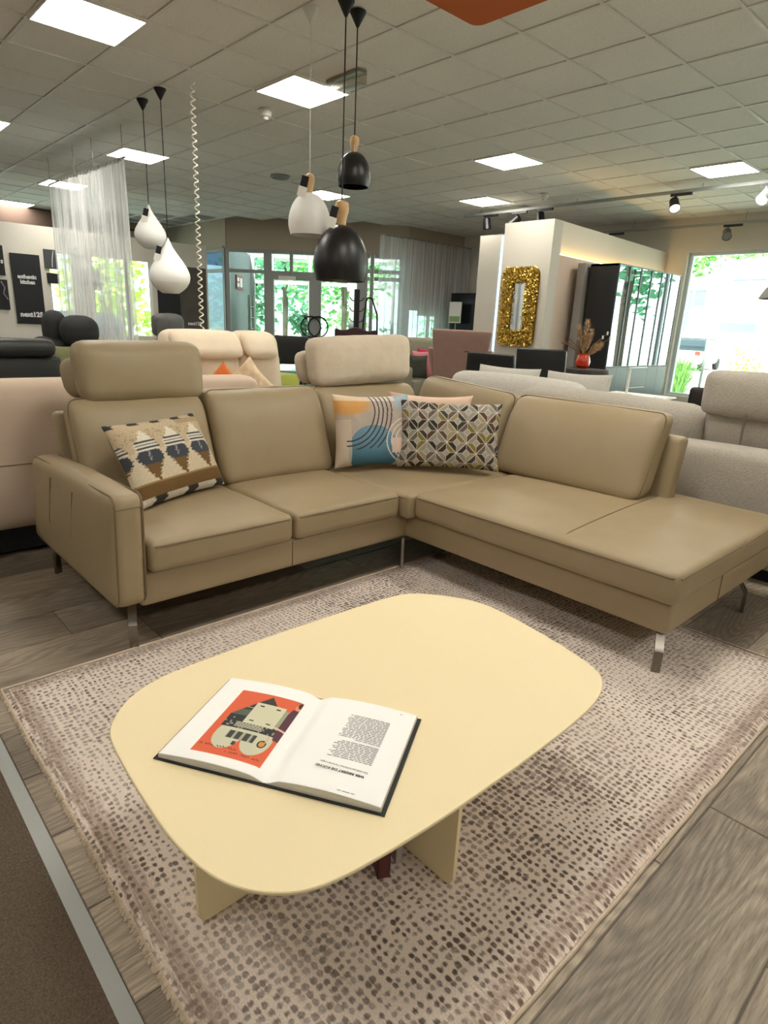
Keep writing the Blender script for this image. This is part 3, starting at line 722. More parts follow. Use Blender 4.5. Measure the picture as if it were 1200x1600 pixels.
def col_abs(u, v):
    c = (182, 168, 156)
    n = noise.noise(Vector((u*6, v*6, 4)))*8
    c = (182+n, 168+n, 156+n)
    q = math.hypot((u+.70)/.75, (v-.74)/.42); c = mixc(c, (214, 160, 92), smoothstep(1.0, .55, q))
    if v > .82: c = mixc(c, (226, 216, 204), .7)
    if u > .55 and v > .55: c = mixc(c, (150, 176, 190), .8)
    r = math.hypot(u+.05, (v+.55)*.95)
    if r < .66: c = mixc((110, 146, 164), (60, 104, 126), smoothstep(.1, -1, v))
    if u < -.62 and v < .3: c = mixc(c, (206, 188, 168), .75)
    for k in range(5):
        rr = .50+.11*k
        d = math.hypot((u+.72)*1.0, (v-.55)*.86)
        if u > -.75 and v < .98 and abs(d-rr*1.0-.22) < .016 and v > -.55+.02*k: c = (62, 56, 58)
    for k in range(3):
        d = math.hypot(u-.95, v+.30)
        if abs(d-(.42+.12*k)) < .014 and v > -.9: c = (222, 214, 202)
    if .42 < u < .8 and -.62 < v < -.2: c = (214, 190, 176)
    return c
def pillow_at(name, label, BL, BR, TL, th, m, colfn=None, back=(150, 140, 125), nu=60, nv=44, pinch=.06, seed=1, lift=0):
    """cushion spanned by three corners of its front face (bottom left, bottom right, top left as seen)"""
    BL, BR, TL = Vector(BL), Vector(BR), Vector(TL); ex = (BR-BL); ez = (TL-BL); w, h = ex.length, ez.length
    X = ex.normalized(); Y = ez.cross(ex).normalized(); Y = -Y if Y.dot(_fw) < 0 else Y; Z = X.cross(Y); Z = -Z if Z.z < 0 else Z
    c = BL+ex/2+ez/2
    o = pillow(name, label, (0, 0, 0), w, h, th, 0, 0, m, colfn, back, nu, nv, pinch=pinch, seed=seed)
    M = Matrix(((X.x, Y.x, Z.x, c.x), (X.y, Y.y, Z.y, c.y), (X.z, Y.z, Z.z, c.z+lift), (0, 0, 0, 1)))
    o.data.transform(M); return o
pillow_at('wool_cushion', 'woven wool cushion in brown, cream and slate zigzags beside the left armrest', (-2.84, 1.12, .505), (-3.07, 1.69, .505), (-3.00, .97, .875), .15, m_wool, col_wool, (150, 130, 104), 160, 96, .05, 3)
pillow_at('abstract_cushion', 'cushion with blue disc, orange patch and dark curved lines in the sofa corner', (-3.02, 2.44, .50), (-2.82, 2.92, .50), (-3.14, 2.43, .955), .15, m_print, col_abs, (190, 176, 160), 180, 170, .07, 5)
pillow_at('pink_cushion', 'plain pale pink cushion tucked behind the two patterned cushions', (-3.10, 2.92, .53), (-2.66, 3.30, .53), (-3.18, 2.98, .95), .13, m_pink, None, (220, 190, 168), 50, 40, .10, 8)
pillow_at('geometric_cushion', 'cushion with dark brown, olive and grey star petal pattern in the sofa corner', (-2.84, 2.78, .505), (-2.37, 3.25, .505), (-2.92, 2.85, .93), .15, m_print, col_geo, (120, 108, 92), 240, 150, .06, 9)
# ------------------------------------------------------------------ rug
def rug_material():
    m = bpy.data.materials.new('dotted_rug'); m.use_nodes = True; nt = m.node_tree; n = nt.nodes; l = nt.links; p = n['Principled BSDF']
    tc = n.new('ShaderNodeTexCoord')
    wn_ = n.new('ShaderNodeTexNoise'); wn_.inputs['Scale'].default_value = 3.0; wn_.inputs['Detail'].default_value = 2; l.new(tc.outputs['Object'], wn_.inputs['Vector'])
    sb = n.new('ShaderNodeVectorMath'); sb.operation = 'SCALE'; sb.inputs[3].default_value = .05; l.new(wn_.outputs['Color'], sb.inputs[0])
    ad = n.new('ShaderNodeVectorMath'); l.new(tc.outputs['Object'], ad.inputs[0]); l.new(sb.outputs[0], ad.inputs[1])
    mp = n.new('ShaderNodeMapping'); mp.inputs['Scale'].default_value = (46, 48, 0); l.new(ad.outputs[0], mp.inputs[0])
    vo = n.new('ShaderNodeTexVoronoi'); vo.voronoi_dimensions = '2D'; vo.inputs['Scale'].default_value = 1; vo.inputs['Randomness'].default_value = .42; l.new(mp.outputs[0], vo.inputs['Vector'])
    # dot size follows a slow field; long brush streaks wear the dots away along the length
    f1 = n.new('ShaderNodeTexNoise'); f1.inputs['Scale'].default_value = 2.3; f1.inputs['Detail'].default_value = 4; l.new(tc.outputs['Object'], f1.inputs['Vector'])
    mp2 = n.new('ShaderNodeMapping'); mp2.inputs['Scale'].default_value = (14, 90, 1); l.new(tc.outputs['Object'], mp2.inputs[0])
    f2 = n.new('ShaderNodeTexNoise'); f2.inputs['Scale'].default_value = 1.0; f2.inputs['Detail'].default_value = 5; f2.inputs['Roughness'].default_value = .7; l.new(mp2.outputs[0], f2.inputs['Vector'])
    sz = n.new('ShaderNodeMapRange'); sz.inputs[1].default_value = .33; sz.inputs[2].default_value = .68; sz.inputs[3].default_value = .22; sz.inputs[4].default_value = .47; l.new(f1.outputs[0], sz.inputs[0])
    df = n.new('ShaderNodeMath'); df.operation = 'SUBTRACT'; l.new(sz.outputs[0], df.inputs[0]); l.new(vo.outputs['Distance'], df.inputs[1])
    j = n.new('ShaderNodeMapRange'); j.inputs[1].default_value = .3; j.inputs[2].default_value = .7; j.inputs[3].default_value = -.24; j.inputs[4].default_value = .24; l.new(f2.outputs[0], j.inputs[0])
    ad2 = n.new('ShaderNodeMath'); l.new(df.outputs[0], ad2.inputs[0]); l.new(j.outputs[0], ad2.inputs[1])
    dt = n.new('ShaderNodeMapRange'); dt.inputs[1].default_value = -.06; dt.inputs[2].default_value = .13; l.new(ad2.outputs[0], dt.inputs[0])
    # amount of dye per area
    f3 = n.new('ShaderNodeTexNoise'); f3.inputs['Scale'].default_value = 1.5; f3.inputs['Detail'].default_value = 3; l.new(ad.outputs[0], f3.inputs['Vector'])
    am = n.new('ShaderNodeMapRange'); am.inputs[1].default_value = .32; am.inputs[2].default_value = .66; am.inputs[3].default_value = .5; am.inputs[4].default_value = 1; l.new(f3.outputs[0], am.inputs[0])
    mu = n.new('ShaderNodeMath'); mu.operation = 'MULTIPLY'; l.new(dt.outputs[0], mu.inputs[0]); l.new(am.outputs[0], mu.inputs[1])
    # every dot takes up the dye differently, and its strands show
    sc_ = n.new('ShaderNodeSeparateColor'); l.new(vo.outputs['Color'], sc_.inputs[0])
    f4 = n.new('ShaderNodeTexNoise'); f4.inputs['Scale'].default_value = 95; f4.inputs['Detail'].default_value = 3; l.new(tc.outputs['Object'], f4.inputs['Vector'])
    av = n.new('ShaderNodeMath'); av.operation = 'MULTIPLY_ADD'; l.new(sc_.outputs[0], av.inputs[0]); av.inputs[1].default_value = .55; l.new(f4.outputs[0], av.inputs[2])
    dr = n.new('ShaderNodeMapRange'); dr.inputs[1].default_value = .3; dr.inputs[2].default_value = 1.0; dr.inputs[3].default_value = .42; dr.inputs[4].default_value = 1.2; l.new(av.outputs[0], dr.inputs[0])
    m0 = n.new('ShaderNodeMath'); m0.operation = 'MULTIPLY'; l.new(mu.outputs[0], m0.inputs[0]); l.new(dr.outputs[0], m0.inputs[1]); mu = m0
    mx = n.new('ShaderNodeMix'); mx.data_type = 'RGBA'; mx.inputs[6].default_value = rgb(230, 215, 203); mx.inputs[7].default_value = rgb(102, 84, 74)
    l.new(mu.outputs[0], mx.inputs[0])
    # worn brown band along the edges
    sp_ = n.new('ShaderNodeSeparateXYZ'); l.new(tc.outputs['Object'], sp_.inputs[0])
    def edge_d(out, half):
        a = n.new('ShaderNodeMath'); a.operation = 'ABSOLUTE'; l.new(out, a.inputs[0])
        b = n.new('ShaderNodeMath'); b.operation = 'SUBTRACT'; b.inputs[0].default_value = half; l.new(a.outputs[0], b.inputs[1]); return b.outputs[0]
    mn = n.new('ShaderNodeMath'); mn.operation = 'MINIMUM'; l.new(edge_d(sp_.outputs[0], .994), mn.inputs[0]); l.new(edge_d(sp_.outputs[1], 1.344), mn.inputs[1])
    jt = n.new('ShaderNodeMath'); jt.operation = 'MULTIPLY_ADD'; l.new(f2.outputs[0], jt.inputs[0]); jt.inputs[1].default_value = .16; l.new(mn.outputs[0], jt.inputs[2])
    bn = n.new('ShaderNodeValToRGB'); e = bn.color_ramp.elements; e[0].position = .085; e[0].color = (0, 0, 0, 1); e[1].position = .17; e[1].color = (0, 0, 0, 1)
    q = bn.color_ramp.elements.new(.115); q.color = (.75, .75, .75, 1); l.new(jt.outputs[0], bn.inputs[0])
    mb_ = n.new('ShaderNodeMix'); mb_.data_type = 'RGBA'; l.new(bn.outputs[0], mb_.inputs[0]); l.new(mx.outputs[2], mb_.inputs[6]); mb_.inputs[7].default_value = rgb(142, 116, 100); mx = mb_
    # pile speckle
    s1 = n.new('ShaderNodeTexNoise'); s1.inputs['Scale'].default_value = 260; s1.inputs['Detail'].default_value = 2; l.new(tc.outputs['Object'], s1.inputs['Vector'])
    sr = n.new('ShaderNodeMapRange'); sr.inputs[1].default_value = .3; sr.inputs[2].default_value = .7; sr.inputs[3].default_value = .86; sr.inputs[4].default_value = 1.12; l.new(s1.outputs[0], sr.inputs[0])
    m2 = n.new('ShaderNodeMix'); m2.data_type = 'RGBA'; m2.blend_type = 'MULTIPLY'; m2.inputs[0].default_value = 1; l.new(mx.outputs[2], m2.inputs[6]); l.new(sr.outputs[0], m2.inputs[7])
    l.new(m2.outputs[2], p.inputs['Base Color']); p.inputs['Roughness'].default_value = .95; p.inputs['Sheen Weight'].default_value = .15
    b = n.new('ShaderNodeBump'); b.inputs['Strength'].default_value = .5; b.inputs['Distance'].default_value = .004
    sm = n.new('ShaderNodeMath'); sm.operation = 'SUBTRACT'; l.new(s1.outputs[0], sm.inputs[0]); l.new(dt.outputs[0], sm.inputs[1]); l.new(sm.outputs[0], b.inputs['Height']); l.new(b.outputs[0], p.inputs['Normal'])
    return m
RX0, RX1, RY0, RY1 = -2.46, -.472, .372, 3.06
rug = thing('area_rug', 'cream and taupe dotted rug under the coffee table', 'rug', ((RX0+RX1)/2, (RY0+RY1)/2, 0))
def edge(a): return .006*noise.noise(Vector((a*5, 1, 0)))+.003*noise.noise(Vector((a*23, 2, 0)))
def rugp(a, b):
    x = RX0+(RX1-RX0)*a; y = RY0+(RY1-RY0)*b
    ex = min(a, 1-a)*(RX1-RX0); ey = min(b, 1-b)*(RY1-RY0)
    z = .011*min(1, min(ex, ey)/.025)**.5
    if a == 0 or a == 1: x += edge(y)
    if b == 0 or b == 1: y += edge(x+9)
    return (x, y, z+.0006)
ts = MB(); nu_, nv_ = 90, 120
ts.grid(lambda a, b: rugp(a, b), nu_, nv_)
ts.build('pile', rug_material(), rug, smooth=60)
m_fringe = mat('rug_edge_cream', (206, 188, 166), .95, bump=(200, .6, .004), var=(40, .12))
fr = MB()
for yy, sg in ((RY0, -1), (RY1, 1)):
    x = RX0
    while x < RX1:
        l_ = R.uniform(.006, .013); w_ = R.uniform(.005, .009); z_ = R.uniform(.003, .008); dx = R.uniform(-.006, .006)
        fr.add([(x, yy-sg*.004, .009), (x+w_, yy-sg*.004, .009), (x+w_*.8+dx, yy+sg*l_, .0015), (x+dx, yy+sg*l_, .0015), (x+w_/2, yy+sg*l_*.5, z_+.004)], [(0, 1, 4), (1, 2, 4), (2, 3, 4), (3, 0, 4)]); x += R.uniform(.002, .005)
o = fr.build('fringe', m_fringe, rug, smooth=None); o['kind'] = 'stuff'
for xx, sg in ((RX0, -1), (RX1, 1)):
    MB().tube([(xx+sg*.003+edge(RY0+(RY1-RY0)*k/40), RY0+(RY1-RY0)*k/40, .0055) for k in range(41)], .005, 6).build('binding', m_fringe, rug)
# ------------------------------------------------------------------ coffee table
m_cream = mat('cream_linoleum', (240, 222, 180), .5, var=(300, .03), bump=(420, .08, .001), spec=.35)
ct = thing('coffee_table', 'low cream coffee table with a rounded soft rectangular top', 'coffee table', (-1.12, 1.07, .012))
TZ = .402
raw = [(-1.495, .455), (-1.590, .548), (-1.632, .680), (-1.640, .95), (-1.637, 1.25), (-1.627, 1.558), (-1.606, 1.66), (-1.560, 1.726), (-1.424, 1.822), (-1.30, 1.842), (-1.10, 1.82), (-.893, 1.773), (-.80, 1.735), (-.755, 1.68), (-.712, 1.559), (-.700, 1.25), (-.704, .95), (-.712, .790), (-.731, .599), (-.774, .511), (-.851, .446), (-.95, .418), (-1.079, .408), (-1.301, .419), (-1.42, .43)]
kf = (CAMH-TZ)/(CAMH-.36)
raw = [(x*kf, y*kf) for x, y in raw]
def smooth_loop(P, n=4, it=2):
    Q = [Vector((x, y, 0)) for x, y in P]; out = []
    N = len(Q)
    for i in range(N):
        a, b, c, d = Q[i-1], Q[i], Q[(i+1) % N], Q[(i+2) % N]
        for k in range(n):
            t = k/n; out.append(.5*((2*b)+(c-a)*t+(2*a-5*b+4*c-d)*t*t+(3*b-a-3*c+d)*t**3))
    for _ in range(it*6):
        out = [(out[i-1]+out[i]*2+out[(i+1) % len(out)])/4 for i in range(len(out))]
    return out
tl = smooth_loop(raw, 6)
cx_, cy_ = sum(p.x for p in tl)/len(tl), sum(p.y for p in tl)/len(tl)
def off(d): return [(p.x+(cx_-p.x)*d/.6, p.y+(cy_-p.y)*d/.6) for p in tl]
mb = MB(); L0, L1, L2, L3 = off(.012), off(0), off(0), off(.002); n = len(tl)
vs = [(x, y, TZ-.014) for x, y in L0]+[(x, y, TZ-.007) for x, y in L1]+[(x, y, TZ-.002) for x, y in L2]+[(x, y, TZ) for x, y in L3]
fs = [tuple(range(n))[::-1], tuple(range(3*n, 4*n))]+[(k*n+i, k*n+(i+1) % n, (k+1)*n+(i+1) % n, (k+1)*n+i) for k in range(3) for i in range(n)]
mb.add(vs, fs).build('tabletop', m_cream, ct, smooth=30)
def leg_panel(P0_, P1_, th=.013):
    """upright panel with rounded lower corners between two floor points"""
    a, b = Vector((*P0_, 0)), Vector((*P1_, 0)); d = (b-a); Ln = d.length; d.normalize(); nn = Vector((-d.y, d.x, 0))
    z0, z1, r = .0125, TZ-.0145, .03; pts = []
    for cu, cz, a0 in ((Ln-r, z0+r, 270), (r, z0+r, 180)):
        arc = [(cu+r*math.cos(math.radians(a0+k*15)), cz+r*math.sin(math.radians(a0+k*15))) for k in range(7)]
        if a0 == 270: right = arc
        else: left = arc
    poly = left+right+[(Ln, z1), (0, z1)]; n = len(poly)
    vs = [a+d*u+nn*(-th/2)+Vector((0, 0, z)) for u, z in poly]+[a+d*u+nn*(th/2)+Vector((0, 0, z)) for u, z in poly]
    return MB().add(vs, [tuple(range(n))[::-1], tuple(range(n, 2*n))]+[(i, (i+1) % n, (i+1) % n+n, i+n) for i in range(n)])
leg_panel((-1.095, .487), (-1.095, 1.62)).build('leg', m_cream, ct, smooth=20)
leg_panel((-.765, 1.03), (-1.087, 1.03)).build('leg', m_cream, ct, smooth=20)
leg_panel((-1.42, 1.03), (-1.103, 1.03)).build('leg', m_cream, ct, smooth=20)
# books under the table
def closed_book(name, label, loc, rz, w, d, t, cover, spine=None):
    k = thing(name, label, 'book', loc, rz)
    MB().box((-w/2, -t/2, 0), (w/2, -t/2+.004, d)).box((-w/2, t/2-.004, 0), (w/2, t/2, d)).box((w/2-.004, -t/2, 0), (w/2, t/2, d)).build('cover', cover, k, smooth=None, local=True)
    MB().box((-w/2+.006, -t/2+.004, .004), (w/2-.004, t/2-.004, d-.004)).build('page_block', m_paper, k, smooth=None, local=True)
    if spine: MB().box((w/2, -t/2+.005, d*.3), (w/2+.0006, t/2-.005, d*.75)).build('spine_label', spine, k, smooth=None, local=True)
    return k
closed_book('book', 'dark red book standing under the coffee table', (-.985, .955, .0125), -.5, .19, .27, .034, mat('cover_dark_red', (92, 44, 44), .5), m_black)
closed_book('book', 'pale book standing behind the dark red one under the table', (-.985, 1.0005, .0125), -.35, .16, .25, .02, mat('cover_pale', (190, 180, 172), .6))
# ------------------------------------------------------------------ open book
BA = math.radians(31.5); BC = (-1.09, .762)
bk = thing('open_book', 'open hardback showing an orange kitchen picture and a text page on the table', 'book', (BC[0], BC[1], TZ), BA)
PWID, PLEN = .276, .345
def prof(s, side):
    """height of the page block at distance s (0 at the gutter, 1 at the fore edge)"""
    return .004+.026*max(0, math.sin(PI*min(1, s*.62+.06)))**.8*(1-.55*s)*(1 if side < 0 else 1.12)*smoothstep(-.02, .14, s)
m_cover = mat('book_cloth_black', (38, 38, 40), .7)
MB().box((-PWID-.005, -PLEN/2-.005, .0004), (-.012, PLEN/2+.005, .0034)).box((.012, -PLEN/2-.005, .0004), (PWID+.005, PLEN/2+.005, .0034)).box((-.012, -PLEN/2-.005, .0002), (.012, PLEN/2+.005, .0024)).build('cover', m_cover, bk, smooth=None, local=True)
m_pagec = mat('printed_page', (252, 251, 248), .7, attr=True)
m_edge = mat('page_edges', (206, 202, 192), .8, var=(400, .2), stretch=(.02, .02, 6))
def picture(u, v):
    """the orange plate, u to the right and v up for its reader, both 0..1"""
    org = (226, 100, 62)
    c = org
    x, y = (u-.47), (v-.56)
    heart = (abs(x)*1.05)**2+(y*.95)**2 < .36**2 if y > -.05 else False
    lob = min(math.hypot(x+.21, v-.30), math.hypot(x-.21, v-.30)) < .205 or (abs(x) < .40 and .28 < v < .62)
    top = v >= .60 and abs(x) < .42-1.15*(v-.60)
    if lob: c = (206, 204, 178)
    if .40 < v < .60 and abs(x) < .42: c = (44, 44, 42) if h2(int(u*46), int(v*52)) > .12 else (150, 150, 140)
    if top: c = (52, 50, 46)
    if top and .60 < v < .70 and x > .12: c = (84, 96, 82)
    if top and abs((v-.60)-.14) < .006: c = (170, 168, 150)
    if -.30 < x < .16 and .50 < v < .84: c = (214, 210, 180)
    if -.42 < x < -.30 and .48+.3*(x+.42) < v < .80: c = (160, 162, 134)
    for kx in (-.20, .06):
        for kv in (.55, .79):
            if abs(x-kx) < .035 and abs(v-kv) < .009: c = (60, 54, 44)
    if -.18 < x < .24 and .42 < v < .50: c = (176, 172, 150) if (int(u*60)+int(v*40)) % 3 else (110, 110, 98)
    if abs(x-.03) < .21 and .25 < v < .36: c = (62, 64, 58) if int((u)*26) % 3 else (168, 166, 146)
    if abs(x-.06) < .025 and .17 < v < .22: c = (60, 60, 54)
    # cook in a plum dress, holding a pan
    if -.52 < x < -.36 and .36 < v < .86 and abs(x+.44) < .05+.05*math.sin((v-.36)*6.2): c = (88, 46, 58)
    if math.hypot(x+.435, (v-.905)*.8) < .036: c = (222, 150, 116)
    if math.hypot(x+.455, (v-.945)*.8) < .034: c = (54, 38, 32)
    if -.52 < x < -.30 and abs(v-.52-.12*(x+.4)) < .012: c = (226, 190, 172)
    if math.hypot(x+.30, (v-.27)*1.2) < .062: c = (46, 44, 40)
    if math.hypot(x+.30, (v-.27)*1.2) < .042: c = (214, 150, 60)
    if abs(x+.33) < .008 and .29 < v < .40: c = (220, 170, 130)
    # two handwritten lines
    for vv, u0, u1, sd in ((.115, .40, .97, 1), (.07, .06, .55, 2)):
        if u0 < u < u1 and abs(v-vv) < .014:
            wv = math.sin(u*150+sd*3)*.008+math.sin(u*61+sd)*.004
            if abs(v-vv-wv) < .0055 and math.sin(u*38+sd*2) > -.75: c = (96, 50, 34)
    return c
def page(side):
    mb = MB(); cols = []; nu, nv = (200, 250) if side < 0 else (60, 30)
    for j in range(nv+1):
        for i in range(nu+1):
            s = i/nu; t = j/nv; x = side*(s*(PWID-.006)); y = (t-.5)*(PLEN-.004)
            mb.v.append(Vector((x, y, prof(s, side)+.0006)))
            c = (252, 251, 248)
            if side < 0:
                uu, vv = (s-.10)/.66, (t-.085)/.77
                if 0 <= uu <= 1 and 0 <= vv <= 1: c = picture(uu, vv)
            cols.append(rgb(c))
    mb.f = [(j*(nu+1)+i, j*(nu+1)+i+1, (j+1)*(nu+1)+i+1, (j+1)*(nu+1)+i) for j in range(nv) for i in range(nu)]
    mb.col = cols
    return mb.build('page', m_pagec, bk, smooth=60, local=True)
def block(side):
    mb = MB(); n = 24
    top = [(side*(.001+k/n*(PWID-.006)), prof(k/n, side)) for k in range(n+1)]; y0, y1 = -PLEN/2+.001, PLEN/2-.001
    vs = []; fs = []
    for x, z in top: vs += [(x, y0, .0036), (x, y0, z), (x, y1, .0036), (x, y1, z)]
    for k in range(n):
        a, b = 4*k, 4*k+4; fs += [(a, b, b+1, a+1), (a+2, a+3, b+3, b+2), (a+1, b+1, b+3, a+3), (a, a+2, b+2, b)]
    fs += [(0, 1, 3, 2), (4*n, 4*n+2, 4*n+3, 4*n+1)]
    return mb.add(vs, fs).build('page_block', m_edge, bk, smooth=30, local=True)
for s in (-1, 1): block(s)
pl_ = page(-1); pr_ = page(1)
# text of the right-hand page, upside down for us
def on_page(x, y): return Vector((x, y, prof(abs(x)/PWID, 1)+.0013))
Mb = ROOT[bk]
def page_text(txt, size, x, y, bold=0, tilt=True, sx=1.0):
    e = .02; a, b = on_page(x, y), on_page(x-.05, y); M = Mb @ frame(a, b-a, (0, -1, 0))
    return lettering(txt, size, m_ink, bk, M, align='LEFT', ext=.0001, bold=bold, sx=sx)
page_text('WER REGIERT DIE KÜCHE?', .0098, .211, -.0985, .0003)
page_text('Die widersprüchlichen Veränderungen', .0074, .215, -.0845)
tx = MB(); rr = random.Random(4)
def tline(x0, x1, y, hgt=.0013):
    x = x0
    while x > x1:
        w = rr.uniform(.006, .02); x2 = max(x1, x-w)
        p = [on_page(x, y-hgt), on_page(x, y+hgt), on_page(x2, y+hgt), on_page(x2, y-hgt)]; tx.add([q-Vector((0, 0, .0004)) for q in p], [(0, 1, 2, 3)]); x = x2-.0022
for k in range(11): tline(.215, .108+(.010 if k % 3 == 1 else 0)+rr.uniform(-.004, .004), -.058+k*.0058)
for k in range(16): tline(.215, .108+(.008 if k % 4 == 2 else 0)+rr.uniform(-.004, .004), .0185+k*.0058)
tline(.215, .15, .0125, .0012); tline(.207, .165, -.159, .001); tline(.235, .228, .155, .001)
o = tx.build('text_lines', mat('text_grey', (120, 120, 120), .8), bk, smooth=None, local=True); o['kind'] = 'stuff'
# ------------------------------------------------------------------ pendant lamps
m_wood = mat('turned_ash', (206, 168, 118), .45, var=(30, .15), stretch=(1, 1, .1))
m_lampwhite = mat('lamp_white', (240, 239, 235), .5)
m_lampblack = mat('lamp_black', (20, 20, 22), .38)
m_opal = mat('opal_white', (250, 250, 246), .6)
m_cordb = mat('cord_black', (18, 18, 18), .6); m_cordw = mat('cord_white', (225, 224, 220), .6)
m_bulb = glow('bulb_warm', (255, 236, 196), 14)
def pendant(label, x, y, z_top, z_bot, rad, shape, shade, cord, tagm=None, wood=None, cup=None, bulb=False):
    t = thing('pendant_lamp', label, 'pendant lamp', (x, y, z_bot), group='pendant lamps')
    H = z_top-z_bot
    if shape == 'dome':
        prof = []
        for k in range(17):
            s = k/16; a = s*PI*.5
            q = min(1, s/.74); r = .02+(rad-.02)*math.sqrt(max(0, 1-(1-q)**2))**1.12
            if s > .74: r = rad*(1-.105*((s-.74)/.26)**1.6)
            prof.append((r, H*(1-s)))
        inner = [(max(.004, r-.004), z if i else z-.004) for i, (r, z) in enumerate(prof)]
        MB().lathe(prof+inner[::-1], (x, y, z_bot), 40, cap=False).build('shade', shade, t)
    else:
        TB = [(0, .03), (.08, .12), (.16, .215), (.27, .41), (.40, .665), (.53, .88), (.62, .975), (.70, 1), (.79, .95), (.88, .80), (.95, .60), (.985, .46), (1, .40)]
        prof = []
        for k in range(33):
            s = k/32; i = max(q for q in range(len(TB)-1) if TB[q][0] <= s+1e-9)
            prof.append((rad*(TB[i][1]+(TB[i+1][1]-TB[i][1])*(s-TB[i][0])/(TB[i+1][0]-TB[i][0])), H*(1-s)))
        prof.append((.004, .0))
        MB().lathe(prof, (x, y, z_bot), 40).build('shade', shade, t)
    zc = z_top
    if wood:
        h, r = wood
        MB().lathe([(r*.62, 0), (r*.6, .02), (r*.7, h*.28), (r*.95, h*.55), (r, h*.72), (r*.85, h*.9), (r*.4, h*.99), (.004, h)], (x, y, z_top-.006), 24).build('wooden_neck', m_wood, t); zc = z_top+h-.008
    MB().tube([(x, y, zc-.002), (x, y, CEIL-.08)], .0045 if cord is m_cordb else .004, 8).build('cord', cord, t)
    MB().lathe([(.008, 0), (.055, .085), (.055, .092)], (x, y, CEIL-.093), 24).build('ceiling_cup', cup or cord, t)
    if tagm:
        dz, side = tagm
        # price tag hanging from a loop of string, on the side towards the room
        r0 = {'dome': .05+rad*.22, 'drop': .05+rad*.36}[shape]; d = Vector((.75, -.66, 0)).normalized(); e = Vector((-d.y, d.x, 0)); c = Vector((x, y, z_top+dz))+d*r0+e*side
        g = MB(); a = -.25
        def quad(w, h, cz, m, nm, th=.0035):
            ux = e*math.cos(a)+Vector((0, 0, 1))*math.sin(a); uy = Vector((0, 0, 1))*math.cos(a)-e*math.sin(a); o = c+uy*cz
            vs = [o+ux*sx*w/2+uy*sy*h/2+d*dd for dd in (0, th) for sx, sy in ((-1, -1), (1, -1), (1, 1), (-1, 1))]
            return MB().add(vs, [(0, 3, 2, 1), (4, 5, 6, 7), (0, 1, 5, 4), (1, 2, 6, 5), (2, 3, 7, 6), (3, 0, 4, 7)]).build(nm, m, t, smooth=None)
        tg = quad(.05, .085, 0, m_blackmatt, 'price_tag'); q = quad(.062, .068, -.062, m_paper, 'price_label', .005); q.parent = tg
        MB().tube([c+Vector((0, 0, .03)), Vector((x, y, z_top+.10 if wood else z_top+.01))], .0015, 5).build('tag_string', m_cordw, tg)
    if bulb: MB().lathe([(.012, .09), (.02, .07), (.035, .035), (.03, .008), (.004, -.004)], (x, y, z_bot+.02), 16).build('bulb', m_bulb, t)
    return t
pendant('white metal dome pendant with a wooden neck on a white cord', -4.03, 2.93, 2.268, 1.985, .152, 'dome', m_lampwhite, m_cordw, (.05, -.03), (.13, .037))
pendant('large black dome pendant with a wooden neck, lowest of the black ones', -3.77, 3.02, 2.05, 1.675, .198, 'dome', m_lampblack, m_cordb, (.06, -.05), (.165, .053), bulb=True)
pendant('small black dome pendant with a wooden neck, hanging highest', -3.83, 3.17, 2.545, 2.322, .12, 'dome', m_lampblack, m_cordb, (-.10, .0), (.11, .034))
pendant('smaller white drop shaped pendant on a black cord beside the left curtain', -6.81, 2.935, 2.444, 2.03, .157, 'drop', m_opal, m_cordb, (-.09, .0))
pendant('larger white drop shaped pendant, lower of the two drops', -6.37, 2.92, 2.104, 1.588, .197, 'drop', m_opal, m_cordb, (-.13, -.06))
# wavy cable
cp = []
for k in range(420):
    z = CEIL-k/419*2.5; a = z*2*PI/.066; r_ = .019
    cp.append((-5.97+r_*math.cos(a), 3.04+r_*math.sin(a), z))
o = MB().tube(cp, .0065, 6).build('coiled_cable', mat('cable_cream', (232, 226, 210), .5), None); tag(o, 'wavy cream coiled cable hanging from the ceiling right of the drop pendants', 'cable')
# grey dish lamp at the right edge
t = thing('dish_lamp', 'grey dish shade cut off by the right edge, in front of the window', 'pendant lamp', (-1.69, 6.0, 1.70))
MB().lathe([(.04, .20), (.12, .17), (.20, .07), (.235, 0), (.23, .004), (.19, .072), (.11, .165), (.03, .19)], (-1.69, 6.0, 1.72), 32, cap=False).build('shade', mat('dish_grey', (150, 152, 150), .4), t)
MB().tube([(-1.69, 6, 1.91), (-1.69, 6, CEIL)], .005, 6).build('cord', m_cordb, t)
# ------------------------------------------------------------------ things on the ceiling
op = thing('acoustic_sail', 'orange panel hanging under the ceiling at the top edge', 'ceiling panel', (-2.6, 3.0, 3.22))
pts = []
for cx, cy, a0 in ((-2.42, 3.53, 0), (-3.08, 3.53, 90), (-3.08, 2.2, 180), (-2.42, 2.2, 270)):
    for k in range(6): a = math.radians(a0+18*k); pts.append((cx+.07*math.cos(a), cy+.07*math.sin(a)))
MB().prism(pts, 3.245, 3.285).build('panel', mat('orange_felt', (196, 98, 40), .8, var=(200, .06)), op, smooth=None)
for x in (-2.6, -2.95):
    for y in (2.4, 3.3): MB().tube([(x, y, 3.28), (x, y, CEIL)], .003, 5).build('wire', m_chrome, op)
bx = thing('ceiling_box', 'translucent white box fixed to the ceiling beside the light above the dome pendants', 'ceiling box', (-4.78, 3.84, 3.275))
MB().rbox((-4.78, 3.84, 3.318), (.46, .09, .086), .008, n=2).build('housing', see_through('acrylic_box', (255, 255, 255), .10, .3, tint=(214, 212, 200)), bx)
MB().box((-5.0, 3.80, 3.362), (-4.56, 3.88, CEIL)).build('mount', mat('mount_beige', (150, 140, 120), .7), bx, smooth=None)
